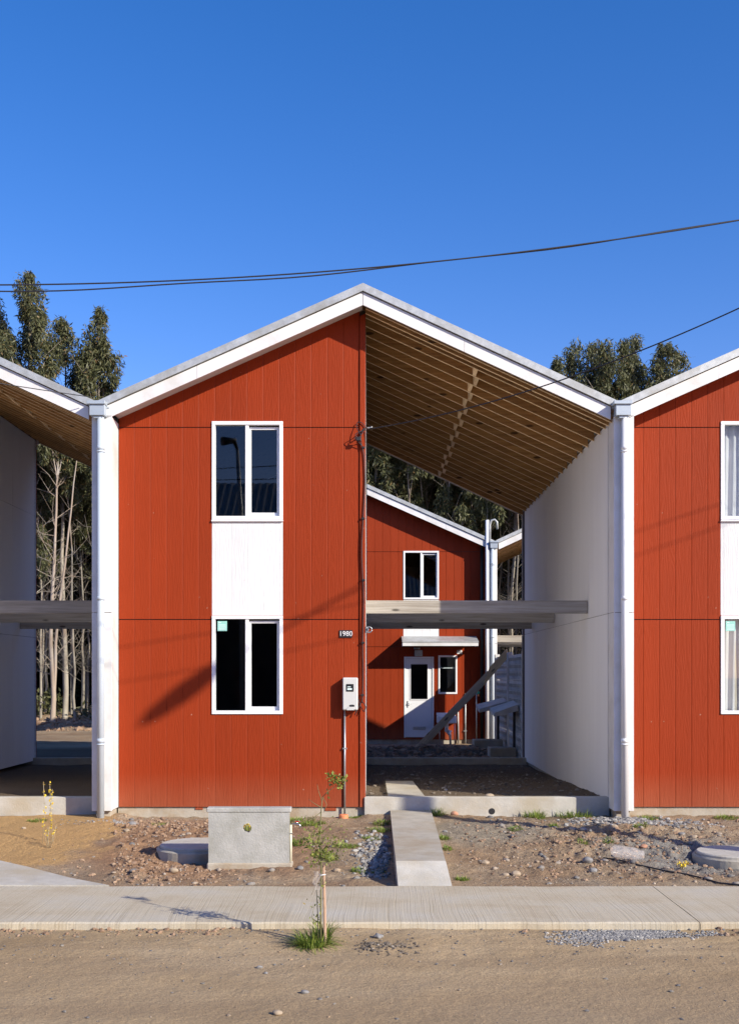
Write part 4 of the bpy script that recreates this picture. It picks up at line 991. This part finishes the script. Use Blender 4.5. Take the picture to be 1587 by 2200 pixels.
for (x, y) in spots:
    # keep the skyline as in the photograph: tall at far left, low behind the ridge
    pxs = CX+x*F/y
    lim = float(np.interp(pxs, [-400, 0, 225, 780, 1325, 1335, 1470, 1587, 2000], [810, 805, 880, 640, 880, 865, 830, 790, 760]))+20*rd.random()+38
    Hh = CZ+(HY-lim)*y/F
    o = protos[k] if k < len(protos) else ct_(rd.choice(protos))
    o.location = (x, y, float(height(x, y))); o.rotation_euler = (0, 0, rd.uniform(0, 6.28))
    s = Hh/13.0*rd.uniform(.93, 1.0); o.scale = (s*rd.uniform(.9, 1.2), s*rd.uniform(.9, 1.2), s); k += 1
    o['label'] = ('slender pale-trunked eucalyptus seen through the open bay left of the central house' if -10 < pxs < 230 else 'slender eucalyptus in the wood seen through the central open bay above the rear house' if 770 < pxs < 1140 else 'eucalyptus in the wood behind the house at right' if pxs >= 1140 else 'eucalyptus in the wood hidden behind the central red house')
print('trees', len(spots))
def special(seed, px, Y, H, r, c0, cr, nc, label, m=None, two=False, nl=260, tw=40):
    o = make_tree(seed, H, r, c0, cr, nc, nl, m or M['bark'], tw, 0, two); x = (px-CX)*Y/F
    o.location = (x, Y, float(height(x, Y))); o['label'] = label; return o
def toph(py, Y): return CZ+(HY-py)*Y/F
special(21, 66, 37.8, toph(622, 37.8), .15, .5, 1.7, 110, 'tallest eucalyptus at the far left, its pointed top under the cables', tw=60)
special(22, 113, 36.9, 11, .088, .75, 1.2, 30, 'thick pale double trunk seen through the left opening', M['barkpeel'], True, tw=50)
special(23, 215, 38.3, toph(700, 38.3), .12, .5, 1.5, 95, 'eucalyptus with a rounded top just left of the roof valley')
special(24, 140, 38.9, toph(712, 38.9), .10, .5, 1.1, 55, 'eucalyptus between the two tall crowns at the far left')
special(25, -22, 38.3, toph(672, 38.3), .10, .55, .8, 50, 'eucalyptus cut by the left edge of the photo')
for i, (px, py, lab) in enumerate(((1190, 790, 'leftmost pointed eucalyptus top above the right roof valley'), (1228, 778, 'second small eucalyptus top from the left in the right-hand gap'), (1265, 766, 'third eucalyptus top in the right-hand gap, leaning slightly'),
      (1300, 752, 'broad eucalyptus top directly left of the right valley centre'), (1338, 760, 'eucalyptus top directly above the rainwater head at right'), (1376, 745, 'tallest eucalyptus top in the right-hand gap'),
      (1416, 757, 'eucalyptus top right of the tallest one in the right-hand gap'), (1455, 772, 'rightmost eucalyptus top, beside the right roof slope'))):
    Y = 40.5+(i % 3)*.8; special(40+i, px, Y, toph(py+10, Y), .10, .45, 1.35, 105, lab, nl=230, tw=16)
# deep dark undergrowth closing the wood
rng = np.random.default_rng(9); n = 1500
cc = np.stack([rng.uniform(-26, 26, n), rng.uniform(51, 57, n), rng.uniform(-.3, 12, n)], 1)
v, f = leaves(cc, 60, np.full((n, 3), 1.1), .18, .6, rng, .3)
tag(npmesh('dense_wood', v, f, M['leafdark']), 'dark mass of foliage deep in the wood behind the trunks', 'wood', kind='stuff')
cc = np.stack([rng.uniform(-16, 16, 60), rng.uniform(38.2, 40.5, 60), rng.uniform(.3, 1.3, 60)], 1)
v, f = leaves(cc, 70, np.full((60, 3), .45), .05, .22, rng, -.2)
tag(npmesh('undergrowth', v, f, M['leaf']), 'low green undergrowth at the foot of the tree trunks', 'undergrowth', kind='stuff')

# ------------------------------------------------------------------ stones, clods, weeds
bm_v = []; t = (1+5**.5)/2
ICO = np.array([(-1,t,0),(1,t,0),(-1,-t,0),(1,-t,0),(0,-1,t),(0,1,t),(0,-1,-t),(0,1,-t),(t,0,-1),(t,0,1),(-t,0,-1),(-t,0,1)], float); ICO /= np.linalg.norm(ICO[0])
ICF = np.array([(0,11,5),(0,5,1),(0,1,7),(0,7,10),(0,10,11),(1,5,9),(5,11,4),(11,10,2),(10,7,6),(7,1,8),(3,9,4),(3,4,2),(3,2,6),(3,6,8),(3,8,9),(4,9,5),(2,4,11),(6,2,10),(8,6,7),(9,8,1)])
def subdiv(v, f):
    v = list(map(tuple, v)); c = {}; out = []
    def mid(a, b):
        k = (min(a, b), max(a, b))
        if k not in c: m = np.array(v[a])+np.array(v[b]); m /= np.linalg.norm(m); c[k] = len(v); v.append(tuple(m))
        return c[k]
    for a, b, d in f: x, y, z = mid(a, b), mid(b, d), mid(d, a); out += [(a, x, z), (b, y, x), (d, z, y), (x, y, z)]
    return np.array(v), np.array(out)
IC2 = subdiv(ICO, ICF)
def stone_mat(name, stops, bump=.5):
    m = bpy.data.materials.new(name); nt, p = nodes(m); p.inputs['Roughness'].default_value = .85; p.inputs['Specular IOR Level'].default_value = .25
    g = nt.nodes.new('ShaderNodeNewGeometry'); c = ramp(nt, g.outputs['Random Per Island'], stops)
    n = N(nt, 'ShaderNodeTexNoise', Scale=60.0, Detail=4.0); nt.links.new(coords(nt), n.inputs['Vector'])
    c = mixc(nt, 1.0, c, ramp(nt, n.outputs[0], [(.3, (.8, .8, .8)), (.7, (1.15, 1.15, 1.15))]), 'MULTIPLY')
    nt.links.new(c, p.inputs['Base Color']); b = N(nt, 'ShaderNodeBump', Strength=bump, Distance=.004); nt.links.new(n.outputs[0], b.inputs['Height']); nt.links.new(b.outputs[0], p.inputs['Normal'])
    return m
M['pebble'] = stone_mat('mixed_pebble', [(0, (.16, .155, .15)), (.4, (.27, .245, .215)), (.7, (.36, .29, .22)), (.9, (.36, .27, .18)), (1, (.5, .47, .42))])
M['roadstone'] = stone_mat('dull_road_stone', [(0, (.12, .12, .125)), (.6, (.22, .20, .17)), (1, (.36, .25, .15))])
M['gravel'] = stone_mat('grey_gravel', [(0, (.15, .145, .14)), (.6, (.27, .262, .25)), (1, (.42, .40, .36))])
M['clod'] = stone_mat('dry_soil_clod', [(0, (.22, .14, .09)), (.6, (.31, .205, .135)), (1, (.38, .27, .18))], .9)
M['greystone'] = mat('grey_river_stone', (.22, .215, .21), .7, var=.15, vscale=(12, 12, 12), bump=.3)
M['tanstone'] = mat('tan_stone', (.38, .30, .21), .8, var=.2, vscale=(10, 10, 10), bump=.4)
M['brick'] = mat('reddish_rubble', (.42, .22, .14), .9, var=.2, bump=.5)
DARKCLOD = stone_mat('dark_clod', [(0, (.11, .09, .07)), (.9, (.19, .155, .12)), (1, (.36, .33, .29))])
def scatter(name, label, cat, x, y, r, m, hi=False, flat=.6, sink=.25):
    V, Fc = IC2 if hi else (ICO, ICF); n = len(x); rng = RNG
    jit = 1+rng.normal(size=(n, len(V), 1))*(.10 if hi else .16)
    sc = rng.uniform(.65, 1.3, (n, 1, 3)); sc[:, :, 2] *= flat
    a = rng.uniform(0, 6.28, n); c, s = np.cos(a)[:, None], np.sin(a)[:, None]
    P = V[None]*jit*sc*r[:, None, None]
    X = P[..., 0]*c-P[..., 1]*s; Y = P[..., 0]*s+P[..., 1]*c
    z = height(x, y)+r*flat*(.5-sink)
    v = np.stack([X+x[:, None], Y+y[:, None], P[..., 2]+z[:, None]], -1).reshape(-1, 3)
    f = (Fc[None]+np.arange(n)[:, None, None]*len(V)).reshape(-1, 3)
    return tag(npmesh(name, v, f, m, hi), label, cat, kind='stuff')
def avoid(x, y):
    k = ~((x > .2) & (x < .8) & (y > 9.8)) & ~((x > bx0-.05) & (x < bx1+.05) & (y > BY-.06) & (y < BY+.7)) & ~((np.hypot(x+1.77, y-11.5) < .5)|(np.hypot(x-3.72, y-11.25) < .46))
    k &= ~((x < -.232*y) & (RNG.random(np.shape(x)) < .94))
    return k & ~((y > 13.6) & ((np.abs(x+3.3) < .2)|(np.abs(x-3.13) < .2))) & (y < 13.93) & ~((x < -2.3) & (y < 11.7-.8*(x+4.3)*1.0) & (y < 11.6-(x+4.9)*.66))
def sc_region(n, x0, x1, y0, y1, dens=None):
    x = RNG.uniform(x0, x1, n*3); y = RNG.uniform(y0, y1, n*3); k = avoid(x, y)
    if dens is not None: k &= RNG.random(len(x)) < dens(x, y)
    return x[k][:n], y[k][:n]
mainpatch = lambda x, y: np.clip(.13+gau(x, y, -2.2, 11.2, .9, 1.6)+gau(x, y, 2.6, 11.6, 1.1, 1.2)+.9*gau(x, y, .05, 11.2, .25, .9)+.5*gau(x, y, 1.1, 10.9, .4, .5), 0, 1)
x, y = sc_region(3600, -4.6, 4.8, 9.9, 13.9, mainpatch); scatter('pebbles', 'small mixed pebbles strewn over the bare dirt plot', 'pebbles', x, y, .004+.014*RNG.random(len(x))**4, M['pebble'])
x, y = sc_region(230, -4.2, 4.6, 9.95, 13.85, mainpatch); scatter('cobbles', 'rounded grey and tan cobbles among the dirt', 'cobbles', x, y, .014+.026*RNG.random(len(x))**2, M['pebble'], True)
x, y = sc_region(3800, -3.3, -1.2, 9.95, 13.8, lambda x, y: np.clip(gau(x, y, -2.5, 10.7, .8, .7)+.8*gau(x, y, -2.3, 13, .8, .6)+.1, 0, 1)); scatter('soil_clods', 'reddish dry soil clods heaped left of the concrete box', 'soil clods', x, y, .004+.026*RNG.random(len(x))**5, M['clod'], flat=.75)
x, y = sc_region(2500, 1.0, 4.6, 10.2, 13.6, lambda x, y: np.clip(gau(x, y, 2.7, 11.6, 1., .8)+.2, 0, 1)); scatter('soil_clods', 'brown soil clods over the right side of the plot', 'soil clods', x, y, .004+.022*RNG.random(len(x))**4, M['clod'], flat=.75)
x, y = sc_region(1500, 2.3, 4.2, 12.4, 13.85, lambda x, y: gau(x, y, 3.15, 13.2, .55, .35)); scatter('gravel', 'loose grey gravel under the right downpipe', 'gravel', x, y, .010+.02*RNG.random(len(x)), M['gravel'])
x, y = sc_region(1400, -3.9, -2.7, 12.9, 13.5, lambda x, y: gau(x, y, -3.3, 13.15, .32, .16)); scatter('gravel', 'fine grey gravel under the left downpipe', 'gravel', x, y, .006+.009*RNG.random(len(x)), M['gravel'])
x, y = sc_region(700, -.35, .25, 10.3, 12.4, lambda x, y: gau(x, y, .08, 11.3, .16, .8)); scatter('rubble', 'broken pale concrete rubble along the left side of the path', 'rubble', x, y, .01+.025*RNG.random(len(x))**2, M['gravel'], flat=.8)
x, y = RNG.uniform(1.3, 2.8, 14000), RNG.uniform(7.9, 8.41, 14000); k = RNG.random(14000) < np.clip(gau(x, y, 1.95, 8.28, .38, .15)+.9*vnoise(x*5, y*7)*gau(x, y, 2, 8.2, .6, .3), 0, 1); scatter('gravel', 'grey crushed gravel against the kerb at right', 'gravel', x[k], y[k], .006+.008*RNG.random(k.sum()), M['gravel'])
x, y = RNG.uniform(-3.2, 3.2, 1400), 8.41-1.0*RNG.random(1400)**1.6; scatter('pebbles', 'sparse pebbles along the road edge', 'pebbles', x, y, .003+.011*RNG.random(1400)**5, M['roadstone'])
x, y = RNG.uniform(-3.3, 3.3, 1500), 8.42-.22*RNG.random(1500)**1.5; k = RNG.random(1500) < np.clip(.15+1.6*vnoise(x*1.7, y*.5+3), 0, 1); scatter('soil_clods', 'crumbs of brown soil along the foot of the kerb', 'soil clods', x[k], y[k], .004+.022*RNG.random(k.sum())**3, M['clod'], flat=.7)
x, y = RNG.uniform(-3, 3, 320), RNG.uniform(6.0, 7.9, 320); scatter('pebbles', 'few small stones lying on the packed sand road', 'pebbles', x, y, .003+.013*RNG.random(320)**4, M['roadstone'])
x, y = RNG.uniform(-.1, .45, 900), RNG.uniform(7.6, 8.2, 900); k = RNG.random(900) < gau(x, y, .1, 7.85, .17, .12); scatter('soil_clods', 'dark crumbled soil right of the sapling', 'soil clods', x[k], y[k], .006+.012*RNG.random(k.sum()), DARKCLOD)
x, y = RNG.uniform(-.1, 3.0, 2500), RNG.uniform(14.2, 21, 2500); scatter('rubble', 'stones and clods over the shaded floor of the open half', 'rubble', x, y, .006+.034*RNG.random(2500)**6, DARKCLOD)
x, y = RNG.uniform(-.6, 3.0, 1500), RNG.uniform(21.7, 26.5, 1500); scatter('rubble', 'dark heaped rubble in the yard before the rear house', 'rubble', x, y, .015+.07*RNG.random(1500)**3, M['clod'], flat=.8)
x, y = RNG.uniform(-14, -6, 1500), RNG.uniform(34.5, 37.6, 1500); scatter('soil_clods', 'brown earth clods along the bank below the trees', 'soil clods', x, y, .02+.09*RNG.random(1500)**4, M['clod'], flat=.8)
# single stones one can point at: (px, py, Y, size m, material, label)
def gpos(px, py):
    Y = 12.0
    for _ in range(30):
        x = (px-CX)*Y/F; Y += .6*(F*(CZ-float(height(x, Y)))/(py-HY)-Y)
    return x, Y
def single(px, py, w, m, label, fl=.6):
    x, Y = gpos(px, py); r = w*Y/F/2; V, Fc = subdiv(*IC2); rs_ = np.random.default_rng(px)
    nrm = rs_.normal(size=(4, 3)); d = np.ones(len(V))
    for q_ in nrm: d += .07*np.sin(V@q_*2.2+q_[0])
    P = V*d[:, None]*np.array([1, .8, fl])*r; P += (x, Y, float(height(x, Y))+r*fl*.55)
    tag(npmesh('stone', P, Fc, m, True), label, 'stone', 'single stones on the plot')
for s in ((1264, 1857, 24, 'greystone', 'grey stone on the right-hand dirt heap, above another like it'), (1274, 1873, 20, 'greystone', 'smooth grey stone just below the largest one on the right heap'), (1256, 1788, 17, 'greystone', 'dark grey stone at the crest of the right heap'),
          (1320, 1777, 13, 'tanstone', 'pale round stone below the right downpipe'), (1041, 1856, 19, 'tanstone', 'lumpy tan stone right of the path casting a shadow'), (956, 1788, 11, 'greystone', 'pale bluish stone beside the path'),
          (983, 1745, 16, 'brick', 'reddish stone before the low concrete beam'), (1056, 1743, 20, 'tanstone', 'tan stone under the drain hole of the beam'), (1108, 1880, 22, 'tanstone', 'flat tan stone near the sidewalk right of the path'),
          (1085, 1882, 16, 'tanstone', 'small flat tan stone left of a larger one by the sidewalk'), (1484, 1797, 16, 'tanstone', 'squarish tan stone in the middle of the right plot'), (1463, 1795, 17, 'greystone', 'flat grey stone left of the squarish tan one'),
          (1380, 1820, 16, 'brick', 'reddish stone next to the clear plastic bottle'), (283, 1774, 17, 'greystone', 'slanted grey stone below the left downpipe'), (272, 1787, 15, 'tanstone', 'round tan stone near the left end of the red wall'),
          (372, 1874, 20, 'tanstone', 'rounded tan stone left of the utility box'), (52, 1781, 10, 'tanstone', 'pale stone lying on the tan sand at far left'), (812, 2015, 20, 'greystone', 'dark stone on the road right of the sapling'),
          (232, 1978, 14, 'greystone', 'grey stone at the kerb at left'), (655, 2134, 17, 'greystone', 'dark stone on the sand road left of centre'), (597, 2180, 21, 'tanstone', 'brownish flat stone near the bottom edge of the road'),
          (557, 2080, 14, 'greystone', 'brown grey stone on the road, farther one of a pair'), (571, 2092, 9, 'greystone', 'small stone just right of its larger neighbour on the road'), (1206, 1992, 22, 'brick', 'orange brown stone against the kerb at right'),
          (1347, 2022, 14, 'greystone', 'round grey stone at the edge of the kerb gravel'), (645, 1867, 15, 'greystone', 'grey stone at the right foot of the utility box')):
    single(s[0], s[1], s[2], M[s[3]], s[4])
# weeds and grass
def blades(cx, cy, n, R, L, m, name, label, cat='weed', parent=None, group='weed tufts on the dirt', flat=.5, w=.004, z0=None):
    rng = np.random.default_rng(int(abs(cx*1000)+cy*77)); a = rng.uniform(0, 6.28, n); rr_ = R*.5*np.sqrt(rng.random(n)); bx = cx+np.cos(a)*rr_; by = cy+np.sin(a)*rr_
    bz = (height(bx, by) if z0 is None else np.full(n, z0))-.004; a2 = a+rng.normal(size=n)*.5; tilt = flat*rng.random(n)+.1; LL = L*(.5+.6*rng.random(n))
    dx, dy = np.cos(a2)*np.sin(tilt*1.4), np.sin(a2)*np.sin(tilt*1.4); dz = np.cos(tilt*1.4)
    sx, sy = -np.sin(a2)*w, np.cos(a2)*w
    P0 = np.stack([bx, by, bz], -1); S = np.stack([sx, sy, 0*sx], -1); Dv = np.stack([dx, dy, dz], -1)
    Mi = P0+Dv*LL[:, None]*.55; E = P0+Dv*LL[:, None]*.9+np.stack([dx*.35*LL, dy*.35*LL, -.25*LL*tilt*1.6], -1)
    v = np.stack([P0-S, P0+S, Mi+S*.8, Mi-S*.8, E+S*.15, E-S*.15], 1).reshape(-1, 3); i = np.arange(n)*6
    f = np.concatenate([np.stack([i, i+1, i+2, i+3], 1), np.stack([i+3, i+2, i+4, i+5], 1)])
    return tag(npmesh(name, v, f, m, False, parent), label, cat if not parent else None, group if not parent else None)
gx, gy = gpos(672, 2030)
blades(gx, gy, 420, .22, .17, M['grass'], 'grass_tuft', 'lush green grass clump at the foot of the sapling', 'grass', flat=.95, group=None, w=.0035)
x2, y2 = gpos(692, 2022); blades(x2, y2, 60, .10, .20, M['grass'], 'grass_tuft', 'taller green blades around the sapling stake', 'grass', group=None, flat=.4, w=.005)
for (px, py, w_, h_, lab) in ((825, 1768, 40, .05, 'green weed left of the top of the path'), (815, 1785, 40, .045, 'bright weed left of the path, second one down'), (796, 1803, 28, .04, 'low weed left of the path beside the rubble'),
      (772, 1873, 26, .04, 'small green weed left of the path near the sidewalk'), (812, 1877, 22, .03, 'bright low weed beside the lower rubble'), (934, 1752, 30, .10, 'tufted weed at the upper right corner of the path'),
      (954, 1802, 16, .05, 'pale weed right of the path, halfway'), (962, 1827, 14, .04, 'small weed right of the path above the ramp'), (993, 1891, 22, .035, 'dark green weed beside the ramp'),
      (1107, 1782, 26, .03, 'flat weed inside the pole shadow'), (1163, 1748, 34, .10, 'tall thin weeds against the low beam'), (1232, 1755, 60, .10, 'dark grass in the shaded corner by the right party wall'),
      (1188, 1776, 16, .05, 'small grass tuft below the shaded corner'), (1248, 1809, 16, .04, 'weed on top of the right dirt heap'), (1305, 1812, 18, .04, 'weed on the slope of the right dirt heap'),
      (1390, 1760, 34, .05, 'green weeds right of the right downpipe'), (1375, 1775, 22, .05, 'weed in the gravel under the right downpipe'), (1515, 1745, 30, .10, 'upright weed against the foundation of the right house'),
      (1560, 1758, 40, .05, 'weed patch at the right edge under the house'), (344, 1774, 28, .04, 'small bright weed on the red soil at left'), (640, 1765, 60, .05, 'weeds around the tap behind the utility box'),
      (668, 1772, 50, .05, 'patchy weeds between the tap and the sapling'), (636, 1812, 24, .06, 'weed at the right foot of the utility box'), (745, 1820, 40, .04, 'spreading weed right of the sapling stem'),
      (712, 1845, 24, .05, 'small weed behind the sapling stake'), (762, 1757, 26, .03, 'thin flat weed by the orange cap'), (80, 1764, 34, .03, 'short green grass patch on the tan sand')):
    x, Y = gpos(px, py); blades(x, Y, int(30+w_*5.0), w_*Y/F*1.25, h_*1.35, M['grass'], 'weed', lab, flat=.8)
def flowers(px, py, hpx, label, n_st=5, spread=.1, h=.3, full=.8, nf=14):
    x, Y = gpos(px, py); o = thing('yellow_flower', label, 'flower', (x, Y, float(height(x, Y)))); rd = random.Random(px)
    q = MB(); fl = MB()
    for i in range(n_st):
        a = Vector((rd.uniform(-.02, .02), rd.uniform(-.02, .02), -.01)); e = Vector((rd.uniform(-spread, spread), rd.uniform(-.05, .05), h*rd.uniform(.6, 1)))
        m_ = a.lerp(e, .5)+Vector((rd.uniform(-.02, .02), 0, 0)); q.tube([a, m_, e], .0022, 4)
        for j in range(nf):
            t = 1-full*rd.random(); p = (a.lerp(m_, t*2) if t < .5 else m_.lerp(e, t*2-1))+Vector((rd.uniform(-.014, .014), rd.uniform(-.014, .014), 0)); s = rd.uniform(.005, .010)
            n_ = Vector((rd.gauss(0, 1), rd.gauss(0, 1), rd.gauss(0, 1))).normalized(); u = n_.orthogonal()*s; w = n_.cross(u)
            fl.add([p-u, p-w, p+u, p+w], [(0, 1, 2, 3)])
    q.build('stem', M['stem'], o); fl.build('petals', M['yellow'], o)['kind'] = 'stuff'
flowers(92, 1812, 130, 'left yellow flowering stalk on the tan sand at far left', 1, .06, .72, .75, 34)
flowers(113, 1812, 130, 'right yellow flowering stalk beside its twin at far left', 2, .03, .72, .75, 34)
flowers(104, 1822, 130, 'dry yellow-tipped plant at the foot of the flower stalks', 8, .14, .28, .3, 4)
flowers(1468, 1868, 20, 'low clump of small yellow flowers beside the black hose at right', 9, .07, .08, .5, 8)
flowers(533, 1790, 20, 'yellow flower clump seen through the hole of the utility box', 9, .07, .24, .6, 10)
x, Y = gpos(531, 1800); blades(x, Y, 160, .2, .2, M['grass'], 'weed', 'green weed growing behind the utility box, seen through its hole', flat=.5)
# bottle and hose on the right
bp = at(1349, 1846, 10.2); gx, gy = gpos(1358, 1852); gz = float(height(gx, gy))
q = MB(); q.tube([(gx-.20, gy+.02, gz+.10), (gx-.17, gy+.02, gz+.105), (gx+.03, gy, gz+.075), (gx+.08, gy, gz+.065), (gx+.11, gy, gz+.06)], [.035, .062, .062, .045, .05], 14)
tag(q.build('plastic_bottle', M['film']), 'crushed clear plastic container lying on the dirt at right', 'bottle')
pts = []
for (px, py) in ((1300, 1842), (1330, 1853), (1365, 1857), (1395, 1864), (1430, 1874), (1470, 1879), (1510, 1890), (1545, 1900), (1590, 1904), (1640, 1908)):
    x, Y = gpos(px, py); pts.append((x, Y, float(height(x, Y))+.012))
q = MB(); q.tube(pts, .008, 6); tag(q.build('hose', M['cable']), 'thin black hose lying across the dirt at lower right', 'hose')
# drain hole in the low beam
x, Y = (1056-CX)*13.94/F, 13.94
q = MB(); q.tube([(x, 13.936, CZ-(1743-HY)*13.94/F), (x, 13.98, CZ-(1743-HY)*13.94/F)], .04, 14); tag(q.build('drain_pipe', M['black']), 'round dark drain pipe mouth at the base of the low beam', 'pipe')

# ------------------------------------------------------------------ sapling with stake
SX, SY = gpos(692, 2030); SZ = float(height(SX, SY)); k_ = SY/F
sp = thing('sapling', 'young thin tree tied to a wooden stake in front of the sidewalk', 'sapling', (SX, SY, SZ))
def sp_(px, py, dy=0): return Vector(((px-692)*k_, dy, (2030-py)*k_))
q = MB(); q.tube([sp_(689, 2032), sp_(689, 1950), sp_(690, 1860), sp_(687, 1800), sp_(690, 1740), sp_(693, 1712)], [.0075, .0065, .006, .005, .004, .003], 7)
q.tube([sp_(693, 1712), sp_(705, 1700, .01), sp_(720, 1690, .02), sp_(728, 1680, .02)], [.003, .0025, .002, .0015], 5)
q.tube([sp_(684, 2030), sp_(682, 1960, .02), sp_(679, 1900, .02), sp_(668, 1925, .03)], [.004, .0035, .002, .001], 5)
for (a, b, c) in (((690, 1840), (676, 1810), (668, 1785)), ((690, 1830), (705, 1812), (720, 1790)), ((690, 1815), (700, 1795), (741, 1752)), ((689, 1860), (678, 1835), (662, 1815)), ((690, 1735), (672, 1725), (662, 1718)),
                  ((691, 1720), (684, 1700), (681, 1685)), ((693, 1712), (702, 1728), (695, 1745)), ((728, 1680), (735, 1672), (722, 1664)), ((728, 1680), (739, 1675), (742, 1670)), ((690, 1790), (712, 1770), (735, 1758)), ((689, 1745), (670, 1760), (655, 1752)), ((681, 1990), (670, 1970), (676, 1940))):
    dy = random.uniform(-.06, .06); q.tube([sp_(*a), sp_(*b, dy*.5), sp_(*c, dy)], [.0028, .002, .001], 4)
q.build('stem', M['greenstem'], sp)
q = MB(); q.tube([sp_(698, 2030, .02), sp_(697, 1950, .02), sp_(694.5, 1860, .02)], [.012, .011, .0095], 6, smooth=False); q.build('stake', M['stake'], sp)
q = MB(); q.tube([sp_(688, 1880, -.012), sp_(699, 1879, .0), sp_(694, 1880, .03), sp_(686, 1880, .01)], .004, 5); q.build('tie', M['upvc'], sp)
def sapleaves():
    rng = np.random.default_rng(4); C_ = []; 
    for (px, py, n, s) in ((672, 1790, 22, 12), (668, 1812, 34, 13), (690, 1825, 30, 14), (680, 1838, 16, 8), (715, 1805, 26, 14), (728, 1818, 12, 10), (700, 1835, 12, 9), (708, 1846, 8, 6), (716, 1674, 20, 7), (726, 1684, 14, 6), (736, 1676, 14, 5), (711, 1667, 8, 4), (680, 1850, 10, 7), (704, 1707, 3, 3), (684, 1940, 6, 10), (683, 1975, 6, 8), (692, 1900, 4, 5)):
        for _ in range(n*3):
            p = sp_(px+rng.normal()*s, py+rng.normal()*s*.9, rng.normal()*s*k_*1.1); C_.append(p)
    C_ = np.array([tuple(c) for c in C_]); n = len(C_); d = rng.normal(size=(n, 3)); d[:, 2] += .4; d /= np.linalg.norm(d, axis=1)[:, None]
    s = np.cross(d, rng.normal(size=(n, 3))); s /= np.linalg.norm(s, axis=1)[:, None]; L = .024*(.6+.8*rng.random((n, 1)))
    v = np.stack([C_, C_+d*L*.5+s*L*.28, C_+d*L, C_+d*L*.5-s*L*.28], 1).reshape(-1, 3); return v, np.arange(4*n).reshape(-1, 4)
v, f = sapleaves(); npmesh('foliage', v, f, M['sapleaf'], False, sp)
q = MB(); vs = []; 
for i in range(9):
    for j in range(7):
        vs.append(sp_(673+j*2.8+2*math.sin(i), 1872+i*5, .01+.012*math.sin(i*1.3+j*1.7)-.01))
q.add(vs, [(i*7+j, i*7+j+1, i*7+j+8, i*7+j+7) for i in range(8) for j in range(6)], True); q.build('plastic_sleeve', M['film'], sp)
